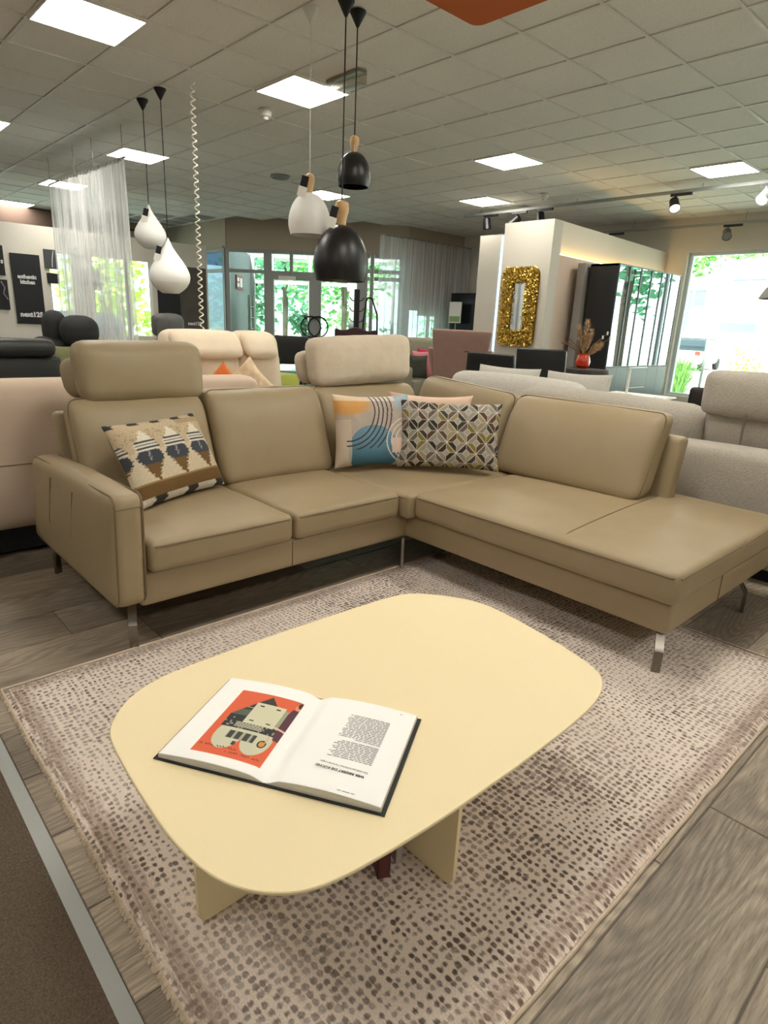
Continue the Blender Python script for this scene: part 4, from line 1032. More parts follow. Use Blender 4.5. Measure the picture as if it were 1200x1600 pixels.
def detector(label, x, y):
    t = thing('smoke_detector', label, 'smoke detector', (x, y, CEIL-.06))
    MB().lathe([(.03, -.03), (.034, -.006), (.055, 0), (.06, .03), (.06, .06)], (x, y, CEIL-.06), 20).build('sensor', m_white, t)
    MB().lathe([(.075, -.012), (.075, 0)], (x, y, CEIL), 20).build('base_plate', m_white, t)
detector('white smoke detector on the ceiling left of the white pendant cord', -6.12, 3.9)
detector('white smoke detector on the ceiling above the track spots', -6.14, 8.86)
vt = thing('ceiling_vent', 'round grey vent in the ceiling left of the dome pendants', 'vent', (-8.56, 5.69, CEIL-.02))
MB().lathe([(.13, -.012), (.14, .0), (.14, .02)], (-8.56, 5.69, CEIL-.02), 24).build('ring', m_alu, vt); MB().lathe([(.11, -.016), (.11, -.008)], (-8.56, 5.69, CEIL-.02), 24).build('disc', mat('vent_grey', (96, 96, 94), .6), vt)
# tracks with spots
def track(name, label, y, x0, x1, z):
    t = thing(name, label, 'lighting track', ((x0+x1)/2, y, z))
    MB().box((x0, y-.02, z), (x1, y+.02, z+.04)).build('rail', m_alu, t, smooth=None)
    k = x0+.4
    while k < x1: MB().tube([(k, y, z+.04), (k, y, CEIL)], .004, 5).build('hanger', m_alu, t); k += 1.9
    return t
track('lighting_track', 'long grey track crossing in front of the mirror column', 9.42, -8.2, .5, 3.29)
track('lighting_track', 'dark grey track close to the window wall', 11.72, -8.4, 3, 3.19)
m_spotlit = glow('spot_lens', (255, 240, 214), 30); m_spotgrey = mat('spot_grey', (120, 120, 118), .5)
def spot(label, x, y, z, aim, body, lit=False, lens=None, energy=0, col=(1, .93, .8)):
    t = thing('track_spot', label, 'spot light', (x, y, z), group='spots on the tracks')
    MB().box((x-.17, y-.02, z-.035), (x+.12, y+.02, z)).build('adapter', m_black, t, smooth=None)
    MB().tube([(x-.1, y, z-.035), (x-.1, y, z-.09)], .018, 8).build('joint', body, t)
    d = Vector(aim).normalized(); c = Vector((x-.1, y, z-.14)); q = d.to_track_quat('Z', 'Y').to_matrix().to_4x4()
    M = Matrix.Translation(c) @ q
    MB().lathe([(.045, -.09), (.062, -.08), (.068, .05), (.075, .09), (.066, .088), (.06, .07)], n=20).xf(M).build('head', body, t)
    MB().lathe([(.06, .068), (.06, .072)], n=20).xf(M).build('lens', m_spotlit if lit else (lens or m_alu), t)
    if energy:
        l_ = bpy.data.lights.new('spot_beam', 'SPOT'); l_.energy = energy; l_.spot_size = 1.0; l_.spot_blend = .6; l_.color = col; l_.shadow_soft_size = .05
        lo = bpy.data.objects.new('spot_beam', l_); C.objects.link(lo); lo.location = c+d*.12; lo.rotation_euler = d.to_track_quat('-Z', 'Y').to_euler()
spot('black track spot hanging left of the mirror column', -7.56, 9.42, 3.29, (.1, .1, -1), m_black)
spot('black track spot tilted left, above the mirror column', -6.95, 9.42, 3.29, (-.8, -.2, -.7), m_black)
spot('black track spot above the right half of the mirror column', -6.45, 9.42, 3.29, (.2, -.1, -1), m_black)
spot('black track spot shining a warm beam right of the cabinet', -4.25, 9.42, 3.29, (.45, -.55, -.75), m_black, True, energy=60)
spot('white lit track spot at the right edge', -3.1, 9.42, 3.29, (-.15, -.85, -.75), m_lampwhite, True, energy=60)
spot('grey spot on the rear track left of the hanging wire', -6.95, 11.72, 3.19, (.5, -.6, -.6), m_spotgrey)
spot('grey spot on the rear track tilted right, next to the hanging wire', -6.4, 11.72, 3.19, (.7, -.7, -.3), m_spotgrey)
spot('grey spot on the rear track above the shop window', -4.35, 11.72, 3.19, (.35, -.7, -.6), m_spotgrey)
# ------------------------------------------------------------------ sheer curtains
m_sheer = see_through('sheer_voile', (240, 242, 245), tint=(252, 252, 252), diffuse=.48, dcol=(254, 255, 255))
m_sheerb = see_through('sheer_voile_right', (235, 238, 250), tint=(250, 250, 252), diffuse=.50, dcol=(248, 250, 255))
def curtain(label, P, z0, z1, m, folds, amp=.05, rail=True, hang=True, nu=420, nv=14, spread=1.0):
    """pleated veil along the plan path P"""
    P = [Vector((x, y, 0)) for x, y in P]
    t = thing('sheer_curtain', label, 'curtain', (P[0].x, P[0].y, z0))
    def at(s):
        s *= len(P)-1; i = min(int(s), len(P)-2); return P[i].lerp(P[i+1], s-i), (P[i+1]-P[i]).normalized()
    def fn(a, b):
        g = a+.012*math.sin(a*37)+.006*math.sin(a*91); p, d = at(max(0, min(1, a))); nn = Vector((-d.y, d.x, 0))
        w = amp*(.55+.45*b)*math.sin(2*PI*folds*g+.5*math.sin(a*13+b*2))+amp*.4*math.sin(2*PI*folds*.37*g+1+b)
        p = p+nn*w+d*(.02*math.sin(2*PI*folds*g*2+b*3)); return (p.x, p.y, z1-(z1-z0)*b)
    MB().grid(fn, nu, nv).build('veil', m, t, smooth=80)
    MB().tube([(p.x, p.y, z1+.03) for p in P], .013, 8).build('rail', m_alu, t)
    kk = MB()
    for k in range(int(folds)):
        p, d = at((k+.5)/folds); kk.tube([(p.x+d.y*.02*math.cos(a), p.y-d.x*.02*math.cos(a), z1+.015+.022*math.sin(a)) for a in [2*PI*q/10 for q in range(10)]], .003, 5, True, up=(d.x, d.y, 0))
    o = kk.build('rings', m_white, t); o['kind'] = 'stuff'
    if hang:
        for s in (.02, .35, .6, .97):
            p, d = at(s); MB().tube([(p.x, p.y, z1+.04), (p.x, p.y, CEIL)], .004, 5).build('hanger', m_alu, t)
    return t
curtain('white sheer curtain on a hanging rail at the left, in front of the poster wall', [(-7.80, 3.12), (-8.7, 3.10), (-9.5, 3.06), (-10.45, 3.07)], .02, 3.02, m_sheer, 22, amp=.035)
curtain('pale sheer curtain at the back right of the entrance doors', [(-10.12, 9.12), (-10.06, 10.2), (-10.06, 11.4), (-10.12, 12-.05)], .02, 3.08, m_sheerb, 17, amp=.035, hang=False)
sg2 = thing('script_sign', 'pale sign with dark script hanging behind the right sheer curtain', 'sign', (-10.3, 10.9, 1.58))
MB().box((-10.33, 10.5, 1.58), (-10.31, 11.35, 1.98)).build('board', mat('sign_pale', (232, 240, 230), .6), sg2, smooth=None)
MB().tube([(-10.305, 10.6+k*.0105, 1.83+.035*math.sin(k*1.3)*(1 if k % 11 else 1.8)) for k in range(60)], .009, 5).build('script', m_blackmatt, sg2)
for k_, s_ in ((0, .98), (1, .10)): MB().tube([(-10.32, 10.5+.85*s_, 1.97), (-10.32, 10.5+.85*s_, 3.35)], .003, 4).build('wire', m_chrome, sg2)
# ------------------------------------------------------------------ poster wall
XW = -13.1
def poster(name, label, y0, y1, z0, z1, m, x=XW+.002):
    t = thing(name, label, 'poster', (x, (y0+y1)/2, z0))
    MB().box((x, y0, z0), (x+.025, y1, z1)).build('board', m, t, smooth=None); return t
m_post = mat('poster_black', (14, 17, 21), .55); m_letter = mat('letter_white', (226, 226, 226), .7); m_lettergrey = mat('letter_grey', (110, 112, 114), .7)
def pt(t, txt, size, y, z, m=None, bold=.0, sx=1.0, x=XW+.027): return lettering(txt, size, m or m_letter, t, frame((x, y, z), (0, 1, 0), (0, 0, 1)), ext=.001, bold=bold, sx=sx)
p1 = poster('poster', 'tall black poster with white lettering on the white wall at the left', 3.09, 3.56, 1.10, 2.285, m_post)
pt(p1, 'authentic', .094, 3.325, 1.875, bold=.004, sx=.86); pt(p1, 'kitchen', .094, 3.325, 1.785, bold=.004, sx=.86)
pt(p1, 'next125', .115, 3.335, 1.225, bold=.006, sx=.98)
g = MB()
for k in range(9): g.box((XW+.0255, 3.25+k*.02, 1.698), (XW+.0265, 3.262+k*.02, 1.716))
for k in range(7): g.box((XW+.0255, 3.29+k*.018, 1.165), (XW+.0265, 3.302+k*.018, 1.182))
g.build('small_print', m_lettergrey, p1, smooth=None)
p2_ = poster('poster', 'black poster cut off by the left edge, upper one', 2.55, 2.99, 1.90, 2.39, m_post)
pt(p2_, 's', .11, 2.955, 2.10, bold=.004)
p3_ = poster('poster', 'black poster cut off by the left edge, lower one with a pale branch', 2.55, 3.0, 1.33, 1.83, m_post)
MB().tube([(XW+.027, 2.98, 1.50), (XW+.027, 2.92, 1.6), (XW+.027, 2.95, 1.70), (XW+.027, 2.90, 1.80)], .012, 5).build('branch_print', mat('print_lilac', (150, 140, 156), .7), p3_)
p4_ = poster('poster', 'dark grey poster with a thin pale stem, top left of the opening behind the curtain', 3.64, 3.86, 2.07, 2.40, mat('poster_grey', (62, 64, 66), .6))
MB().tube([(XW+.027, 3.76, 2.10), (XW+.027, 3.775, 2.25), (XW+.027, 3.80, 2.38)], .006, 5).build('stem_print', m_letter, p4_)
p5_ = poster('poster', 'small black poster with a white patch behind the left curtain', 3.66, 3.86, 1.82, 2.0, m_post)
MB().box((XW+.0255, 3.72, 1.87), (XW+.0265, 3.79, 1.97)).build('patch_print', m_letter, p5_, smooth=None)
p6_ = poster('poster', 'tall black poster under the large drop pendant', 5.72, 6.20, .98, 2.0, m_post)
pt(p6_, 'next125', .115, 5.97, 1.17, bold=.006, sx=.98)
p7_ = poster('poster', 'kitchen photo poster right of the black one below the drop pendants', 6.22, 6.80, .98, 2.33, mat('poster_photo', (78, 74, 66), .6, var=(3, .3)))
pt(p7_, 'next125', .10, 6.5, 1.17, m_letter, bold=.004, sx=.95)
MB().box((XW+.0255, 6.22, 1.25), (XW+.0262, 6.8, 1.50)).build('worktop_print', mat('print_pale', (120, 116, 108), .7), p7_, smooth=None)
MB().add([(XW+.0257, 6.3, 1.75), (XW+.0257, 6.78, 1.50), (XW+.0257, 6.78, 1.75), (XW+.0257, 6.42, 2.02)], [(0, 1, 2, 3)]).build('light_print', mat('print_beam', (136, 130, 116), .7), p7_, smooth=None)
MB().box((XW+.0258, 6.36, 1.68), (XW+.0268, 6.68, 1.75)).box((XW+.0258, 6.47, 1.42), (XW+.0268, 6.56, 1.68)).box((XW+.0258, 6.36, 1.38), (XW+.0268, 6.44, 1.64)).build('chair_print', m_post, p7_, smooth=None)
# script sign seen through the curtain
sg = thing('script_sign', 'grey board with dark script behind the left curtain', 'sign', (XW+.02, 4.4, 1.85))
MB().box((XW, 4.28, 1.75), (XW+.02, 4.60, 2.12)).build('board', mat('sign_grey', (176, 178, 178), .7), sg, smooth=None)
sw = []
for k in range(60): sw.append((XW+.024, 4.24+k*.007, 1.86+.045*math.sin(k*1.15)*(1 if k % 13 else 2)+.01*math.sin(k*.4)))
MB().tube(sw, .008, 5).build('script', m_blackmatt, sg)
# ------------------------------------------------------------------ exit sign, rack, coat stand, rail in the entrance
ex = thing('exit_sign', 'red and white exit sign on the grey wall of the vestibule', 'sign', (-13.76, 7.9, 1.9))
nv2 = Vector((.7071, .7071, 0)); b0 = Vector((-13.55, 7.78, 2.02))
def vb(mb, u0, u1, z0, z1, d0, d1):
    q = [b0+Vector((-.7071, .7071, 0))*u0-nv2*-d0, b0+Vector((-.7071, .7071, 0))*u1+nv2*d0, b0+Vector((-.7071, .7071, 0))*u1+nv2*d1, b0+Vector((-.7071, .7071, 0))*u0+nv2*d1]
    return mb.prism([(p.x, p.y) for p in q], z0, z1)
m_red = mat('sign_red', (150, 34, 36), .5)
vb(MB(), 0, .55, 2.0, 2.3, .0, .03).build('board', m_red, ex, smooth=None)
g = MB(); vb(g, .06, .22, 2.17, 2.25, .0305, .033); vb(g, .06, .22, 2.05, 2.13, .0305, .033); vb(g, .30, .48, 2.05, 2.25, .0305, .033); g.build('symbol', m_letter, ex, smooth=None)
rk = thing('card_rack', 'rack of brochures behind the left entrance glazing', 'rack', (-13.25, 8.0, 0), math.radians(-40))
MB().box((-.28, -.03, 0), (-.24, .03, 1.86)).box((.24, -.03, 0), (.28, .03, 1.86)).box((-.3, -.2, 0), (.3, .2, .04)).build('stand', m_alu, rk, smooth=None, local=True)
mc = [mat('brochure_'+n_, c, .6) for n_, c in (('olive', (98, 96, 60)), ('sand', (168, 158, 128)), ('white', (206, 202, 190)), ('dark', (48, 46, 40)))]
for r_ in range(6):
    z = .42+r_*.24
    MB().box((-.24, -.06, z-.01), (.24, .03, z)).build('shelf', m_alu, rk, smooth=None, local=True)
    for c_ in range(4):
        x = -.18+c_*.12; b_ = MB().box((x-.05, -.045+.01*(c_ % 2), z), (x+.05, -.03+.01*(c_ % 2), z+.19)).build('brochure', mc[(r_*3+c_*2+r_//2) % 4], rk, smooth=None, local=True)
cs = thing('coat_stand', 'black post with small hooks beside the right entrance door', 'coat stand', (-9.0, 7.6, 0))
MB().rbox((-9, 7.6, .98), (.06, .09, 1.93), .012, n=2).build('post', m_blackmatt, cs); MB().box((-9.2, 7.44, 0), (-8.8, 7.72, .03)).build('foot', m_blackmatt, cs, smooth=None)
for z in (1.42, 1.60, 1.78):
    for s in (-1, 1):
        d = Vector((.60*s, .80*s, 0)); MB().tube([Vector((-9, 7.6, z-.04))+d*.03, Vector((-9, 7.6, z-.02))+d*.09, Vector((-9, 7.6, z+.03))+d*.13], .009, 6).build('hook', m_blackmatt, cs)
vr = thing('valet_stand', 'thin black bent tube stand right of the coat stand', 'clothes stand', (-9.0, 7.9, 0))
dv = Vector((.58, .81, 0)); bv = Vector((-9, 7.86, 0))
P = [bv+dv*-.10, bv+dv*-.07+Vector((0, 0, 1.4)), bv+dv*-.03+Vector((0, 0, 1.74))]+[bv+dv*(.03-.06*math.cos(a))+Vector((0, 0, 1.76+.06*math.sin(a))) for a in (0, .6, 1.2, 1.8, 2.4, 2.9)]+[bv+dv*.18+Vector((0, 0, 1.52)), bv+dv*.19+Vector((0, 0, 1.2)), bv+dv*.19]
MB().tube(P, .016, 8, up=(.81, -.58, 0)).build('tube', m_blackmatt, vr); MB().box((-9.15, 7.76, 0), (-8.75, 8.15, .02)).build('foot', m_blackmatt, vr, smooth=None)
# ------------------------------------------------------------------ gold mirror on the column
m_gold = mat('gold_petals', (214, 178, 84), .34, 1.0)
mr = thing('wall_mirror', 'mirror in a wide frame of gold petals hanging on the white column', 'mirror', (-5.53, 7.63, 1.16))
MX0, MX1, MZ0, MZ1 = -5.82, -5.22, 1.17, 2.21; mx0, mx1, mz0, mz1 = -5.64, -5.41, 1.36, 2.02
def rr_poly(x0, x1, z0, z1, r, n=6):
    return [(cx+r*math.cos(math.radians(a0+k*90/n)), cz+r*math.sin(math.radians(a0+k*90/n))) for cx, cz, a0 in ((x1-r, z1-r, 0), (x0+r, z1-r, 90), (x0+r, z0+r, 180), (x1-r, z0+r, 270)) for k in range(n+1)]
o_, i_ = rr_poly(MX0, MX1, MZ0, MZ1, .10), rr_poly(mx0, mx1, mz0, mz1, .04); n = len(o_); mb = MB()
vs = [(x, 7.645, z) for x, z in o_]+[(x, 7.625, z) for x, z in o_]+[(x, 7.612, z) for x, z in i_]+[(x, 7.645, z) for x, z in i_]
mb.add(vs, [(k*n+i, k*n+(i+1) % n, ((k+1) % 4)*n+(i+1) % n, ((k+1) % 4)*n+i) for k in range(4) for i in range(n)]).build('frame', mat('gold_base', (150, 120, 56), .45, 1.0), mr)
pb = MB(); cnt = 0
while cnt < 2600:
    x, z = R.uniform(MX0-.01, MX1+.01), R.uniform(MZ0-.01, MZ1+.01)
    if mx0+.015 < x < mx1-.015 and mz0+.015 < z < mz1-.015: continue
    dx = max(MX0+.10-x, 0, x-MX1+.10); dz = max(MZ0+.10-z, 0, z-MZ1+.10)
    if math.hypot(dx, dz) > .112: continue
    cnt += 1; c = Vector((x, 7.612-R.uniform(0, .022), z)); s = R.uniform(.008, .014)
    nn = Vector((R.uniform(-.8, .8), -1, R.uniform(-.8, .8))).normalized(); a = nn.orthogonal().normalized(); b = nn.cross(a)
    pb.add([c+a*s*math.cos(k*PI/3)+b*s*math.sin(k*PI/3)+nn*(.004 if k % 2 else 0) for k in range(6)], [(0, 1, 2, 3, 4, 5)])
o = pb.build('petals', m_gold, mr, smooth=None); o['kind'] = 'stuff'
MB().box((mx0+.004, 7.628, mz0+.004), (mx1-.004, 7.64, mz1-.004)).build('mirror_glass', mat('silvered_glass', (235, 238, 240), .02, 1.0), mr, smooth=None)
# emissive strip on the pillar edge, standing in for daylight
st = MB().box((-6.885, 8.875, 1.0), (-6.84, 8.897, 2.85)).build('glow_strip', glow('cool_daylight_glow', (205, 232, 255), 1.6), None, smooth=None)
tag(st, 'cool white vertical glowing strip standing in for daylight on the edge of the far pillar', 'strip light')
# tall black appliance and price stand beyond the right curtain
ap = thing('tall_appliance', 'tall black appliance cabinet between the right curtain and the pillar', 'appliance', (-9.4, 11.3, 0))
MB().rbox((-9.35, 11.36, 1.05), (.98, .6, 2.09), .01, n=2).build('body', mat('appliance_black', (24, 30, 34), .25), ap)
MB().box((-9.1, 11.05, 1.98), (-8.9, 11.06, 2.0)).build('top_trim', m_chrome, ap, smooth=None)
MB().tube([(-9.1, 11.045, .9), (-9.1, 11.045, 1.7)], .012, 6).build('handle', m_chrome, ap)
ps = thing('info_sign', 'small white and green sign in front of the tall black appliance', 'sign', (-9.52, 10.9, 0))
MB().tube([(-9.52, 10.9, 0), (-9.52, 10.9, 1.5)], .012, 6).box((-9.7, 10.75, 0), (-9.35, 10.97, .02)).build('stand', m_alu, ps, smooth=None)
MB().box((-9.70, 10.87, 1.46), (-9.36, 10.89, 1.90)).build('board', m_paper, ps, smooth=None)
MB().box((-9.68, 10.866, 1.48), (-9.38, 10.8695, 1.60)).build('green_field', mat('sign_green', (140, 168, 104), .6), ps, smooth=None)
# ------------------------------------------------------------------ black display cabinet
m_cab = mat('cabinet_black', (22, 22, 24), .38); m_cabf = mat('cabinet_front', (60, 68, 76), .3); m_cabg = see_through('cabinet_glass', (235, 245, 255), .42, .0, tint=(120, 130, 135))
cb = thing('display_cabinet', 'tall black display cabinet with reflecting glass doors beside the window', 'cabinet', (-4.69, 9.35, 0))
CX, CX0, CY0, CY1, CZ = -4.47, -4.9, 8.37, 10.33, 2.30
MB().box((CX0, CY0, 0), (CX-.02, CY0+.03, CZ)).box((CX0, CY1-.03, 0), (CX-.02, CY1, CZ)).box((CX0, CY0, CZ-.03), (CX-.02, CY1, CZ)).box((CX0, CY0+.03, .0), (CX-.02, CY1-.03, .06)).box((CX0, CY0+.03, .06), (CX0+.02, CY1-.03, CZ-.03)).build('carcass', m_cab, cb, smooth=None)
MB().box((CX0+.02, CY0+.03, .95), (CX-.03, CY1-.03, .98)).build('shelf', m_cab, cb, smooth=None)
nd = 6; w_ = (CY1-CY0)/nd
for k in range(nd):
    y0, y1 = CY0+k*w_+.002, CY0+(k+1)*w_-.002
    d = MB().box((CX-.02, y0, .93), (CX, y0+.014, CZ-.002)).box((CX-.02, y1-.014, .93), (CX, y1, CZ-.002)).box((CX-.02, y0+.014, .93), (CX, y1-.014, .945)).box((CX-.02, y0+.014, CZ-.018), (CX, y1-.014, CZ-.002)).build('glass_door', m_cabf, cb, smooth=None)
    MB().box((CX-.014, y0+.012, .94), (CX-.008, y1-.012, CZ-.012)).build('pane', m_cabg, d, smooth=None)
for k in range(nd):
    if k in (2, 3): continue
    MB().box((CX-.02, CY0+k*w_+.002, .06), (CX, CY0+(k+1)*w_-.002, .925)).build('door', m_cabf, cb, smooth=None)
for z0, z1 in ((.06, .34), (.345, .63), (.635, .925)):
    d = MB().box((CX-.02, CY0+2*w_+.002, z0), (CX, CY0+4*w_-.002, z1)).build('drawer', m_cabf, cb, smooth=None)
    MB().box((CX, CY0+2*w_+.03, z1-.012), (CX+.006, CY0+4*w_-.03, z1-.002)).build('edge_pull', m_chrome, d, smooth=None)
for k in (1, 2, 3, 5): 
    y = CY0+k*w_; MB().box((CX-.12, y-.012, .98), (CX-.10, y+.012, CZ-.05)).build('light_bar', glow('cabinet_light_%d' % k, (255, 226, 180), 1.5) if k == 1 else bpy.data.materials['cabinet_light_1'], cb, smooth=None)
cdl = MB().lathe([(.04, 0), (.04, .1), (.02, .1), (.004, .1)], (-4.7, 8.6, .98), 16).build('candle', mat('wax_pale', (226, 200, 176), .6), None); tag(cdl, 'short pale candle inside the display cabinet, lower left', 'candle')
# ------------------------------------------------------------------ vase with dried grasses on a draped round table
tb = thing('draped_table', 'round table under a dark patterned cloth beside the display cabinet', 'table', (-4.12, 7.22, 0))
m_cloth = mat('dark_floral_cloth', (52, 44, 40), .8, var=(9, .9))
prof = [(.31, .02), (.30, .4), (.29, .78), (.285, .93), (.27, .958), (.15, .962), (.004, .962)]
mb = MB().lathe(prof, (-4.12, 7.22, 0), 48); 
for p in mb.v:
    a = math.atan2(p.y-7.22, p.x+4.12); f_ = max(0, .93-p.z)*.045*math.sin(a*13); p.x += f_*math.cos(a); p.y += f_*math.sin(a)
mb.build('tablecloth', m_cloth, tb)
vs_ = thing('vase_of_grasses', 'red vase of dried pampas and grasses on the draped table', 'vase', (-4.18, 7.24, .962))
MB().lathe([(.05, 0), (.082, .03), (.09, .08), (.075, .14), (.055, .17), (.06, .18), (.05, .178), (.045, .16)], (-4.18, 7.24, .962), 28).build('vase', mat('vase_red', (206, 58, 28), .2, coat=.5), vs_)
m_pamp = mat('pampas', (206, 176, 138), .9, var=(30, .2)); m_stalk = mat('dry_stalk', (150, 112, 72), .9); m_leafd = mat('dry_leaf', (122, 78, 52), .8)
e1 = Vector((.75, .66, 0))
def stem(dx, h, m, rr_=.004, dep=0):
    b = Vector((-4.18, 7.24, 1.0)); tip = Vector((-4.18, 7.24, .962+h))+e1*dx+Vector((-.66, .75, 0))*dep
    MB().tube([b, b.lerp(tip, .5)+Vector((0, 0, .05))-e1*dx*.12, tip], rr_, 5).build('stem', m, vs_); return tip, (tip-b).normalized()
def plume(tip, d, L, r, m):
    mb = MB(); side = d.orthogonal().normalized()
    for k in range(170):
        s = R.random(); a = R.uniform(0, 2*PI); q = tip-d*L*s; rad = r*math.sin(PI*min(1, s*.9+.08))
        o = (side*math.cos(a)+d.cross(side)*math.sin(a))*rad*R.uniform(.5, 1.1); u = (o.normalized()*.5+d).normalized(); w = u.cross(o).normalized()*.006
        mb.add([q-w, q+w, q+o+u*.05], [(0, 1, 2)])
    mb.build('plume', m, vs_, smooth=None)
for dx, h, L, r, dep in ((-.10, .50, .26, .045, .03), (-.01, .56, .28, .055, -.02), (.07, .45, .24, .04, .05), (.19, .30, .16, .05, .0), (-.02, .36, .2, .05, .05), (.14, .27, .14, .045, .04)):
    tp, d = stem(dx, h, m_stalk, .004, dep); plume(tp, d, L, r, m_pamp)
for dx, h in ((-.26, .33), (-.21, .36), (-.29, .30), (.25, .43), (.20, .38), (.29, .37)):
    tp, d = stem(dx, h, m_leafd if dx < 0 else m_stalk, .006 if dx < 0 else .003)
    if dx > 0: MB().rbox(tp, (.02, .02, .045), .009, n=2).build('bud', m_paper, vs_)
# ------------------------------------------------------------------ helper for background upholstery
def soft(t, name, lo, hi, r, m, bulge=(.01, .01, .01), warp=None, n=6):
    c = [(a+b)/2 for a, b in zip(lo, hi)]; s = [b-a for a, b in zip(lo, hi)]
    return MB().rbox(c, s, r, bulge, n=n, warp=warp).build(name, m, t)
def feet(t, pts, h, m=None, w=.05):
    for x, y in pts: MB().box((x-w/2, y-w/2, 0), (x+w/2, y+w/2, h)).build('leg', m or m_blackmatt, t, smooth=None)
m_rose = mat('rose_beige_fabric', (214, 192, 172), .9, bump=(200, .3, .002), var=(3, .04))
m_creamf = mat('cream_fabric', (226, 208, 184), .9, bump=(200, .35, .002), var=(6, .05))
m_boucle = mat('grey_boucle', (186, 178, 166), .95, bump=(170, .9, .006), var=(110, .22))
m_boucle2 = mat('pale_boucle', (206, 201, 192), .95, bump=(170, .9, .006), var=(70, .14))
m_char = mat('charcoal_leather', (44, 45, 45), .42, bump=(150, .2, .002), var=(4, .1))
m_charf = mat('charcoal_fabric', (52, 53, 54), .85, bump=(200, .4, .003), var=(20, .12))
m_olive = mat('grey_olive_fabric', (150, 148, 128), .9, var=(20, .08))
m_blush = mat('blush_velvet', (150, 118, 106), .85, var=(10, .08), sheen=.4)
m_blackl = mat('black_leather', (26, 27, 29), .38, bump=(180, .2, .002))
# A: rose beige sofa with its back to us
sa = thing('fabric_sofa', 'rose beige fabric sofa seen from behind at the left edge', 'sofa', (-4.4, .8, 0))
soft(sa, 'backrest', (-4.13, -.9, .175), (-3.86, 2.42, 1.0), .09, m_rose, (.02, .01, .012), n=10)
soft(sa, 'seat', (-4.85, -.7, .18), (-4.14, 2.2, .46), .06, m_rose)
soft(sa, 'armrest', (-4.9, 2.2, .175), (-4.14, 2.43, .68), .07, m_rose)
MB().tube([(-3.843, -.8, .56), (-3.838, .8, .56), (-3.843, 2.32, .56)], .004, 5).build('seam', mat('rose_seam', (160, 138, 120), .8), sa)
MB().box((-4.75, -.8, .03), (-3.95, 2.3, .176)).build('plinth', m_blackmatt, sa, smooth=None)
feet(sa, [(-4.7, -.75), (-4.7, 2.2), (-4.0, -.75), (-4.0, 2.2)], .04)
# B: cream sofa facing us
sb = thing('fabric_sofa', 'cream fabric sofa facing us with two folded headrest rolls', 'sofa', (-5.5, 2.9, 0))
def lb(q, u): return Vector((q.x-.16*(u[2]+1)/2, q.y, q.z))
for y0, y1 in ((2.50, 3.21), (3.21, 3.68)):
    b_ = soft(sb, 'back_cushion', (-5.72, y0, .44), (-5.40, y1, 1.25), .10, m_creamf, (.03, .01, .015), lb, n=8)
    soft(sb, 'headrest_roll', (-5.52, y0+.03 if y0 > 3 else y0+.02, 1.02), (-5.36, y1-.10 if y0 > 3 else y1-.02, 1.255), .07, m_creamf, (.02, .01, .01), lb, n=6)
soft(sb, 'seat', (-5.45, 2.46, .2), (-4.93, 3.64, .5), .08, m_creamf, (.01, .01, .02))
soft(sb, 'base_frame', (-5.7, 2.46, .12), (-4.95, 3.64, .26), .03, m_creamf)
feet(sb, [(-5.6, 2.55), (-5.6, 3.5), (-5.02, 2.55), (-5.02, 3.5)], .125)
def diamond(name, label, c, s, m, rz):
    o = pillow(name, label, (0, 0, 0), s, s, .12, 0, 0, m, None, nu=30, nv=30, pinch=.10)
    M = Matrix.Translation(c) @ Matrix.Rotation(rz, 4, 'Z') @ Matrix.Rotation(math.radians(-14), 4, 'X') @ Matrix.Rotation(PI/4, 4, 'Y'); o.data.transform(M); return o
diamond('orange_cushion', 'orange cushion corner peeking over the rose beige sofa back', Vector((-5.03, 2.74, .765)), .36, mat('cushion_orange', (214, 106, 42), .85), math.radians(52))
diamond('beige_cushion', 'beige patterned cushion corner on the cream sofa, right of the orange one', Vector((-5.0, 2.97, .79)), .40, mat('cushion_patterned', (214, 190, 158), .85, var=(14, .35)), math.radians(40))
# C: dark leather sofa at the left edge
sc_ = thing('leather_sofa', 'charcoal leather sofa with a thick roll along its back at the left edge', 'sofa', (-7.6, 1.2, 0))
soft(sc_, 'backrest', (-7.75, -.6, .15), (-7.5, 2.16, .9), .05, m_char)
soft(sc_, 'back_roll', (-7.72, -.55, .885), (-7.42, 2.10, 1.075), .08, m_char, (.01, .01, .01))
soft(sc_, 'seat', (-8.4, -.55, .15), (-7.76, 2.16, .46), .06, m_char)
soft(sc_, 'armrest', (-8.4, 2.17, .15), (-7.5, 2.38, .62), .05, m_char)
feet(sc_, [(-8.3, -.4), (-8.3, 2.2), (-7.6, -.4), (-7.6, 2.2)], .16)
# D: dark sofa with raised headrests
sd = thing('recliner_sofa', 'charcoal fabric sofa with two raised bulging headrests left of the curtain', 'sofa', (-9.0, 2.7, 0))
soft(sd, 'backrest', (-9.2, 2.25, .2), (-8.85, 2.95, 1.03), .12, m_charf, (.04, .02, .02))
soft(sd, 'headrest', (-9.15, 2.42, .95), (-8.90, 2.68, 1.34), .10, m_charf, (.03, .02, .03))
soft(sd, 'headrest', (-8.95, 2.56, .96), (-8.62, 2.98, 1.29), .12, m_charf, (.05, .02, .03))
soft(sd, 'seat', (-9.15, 2.0, .2), (-8.48, 2.95, .5), .08, m_charf)
soft(sd, 'armrest', (-9.15, 1.78, .2), (-8.45, 1.98, .66), .06, m_charf)
feet(sd, [(-9.05, 1.9), (-9.05, 2.85), (-8.55, 1.9), (-8.55, 2.85)], .21)
pillow_at('green_cushion', 'sage green cushion in front of the charcoal headrests', (-8.58, 2.36, .515), (-8.58, 2.74, .515), (-8.72, 2.36, .96), .14, mat('cushion_sage', (138, 140, 96), .85, var=(8, .15)), None, nu=30, nv=30, pinch=.10)
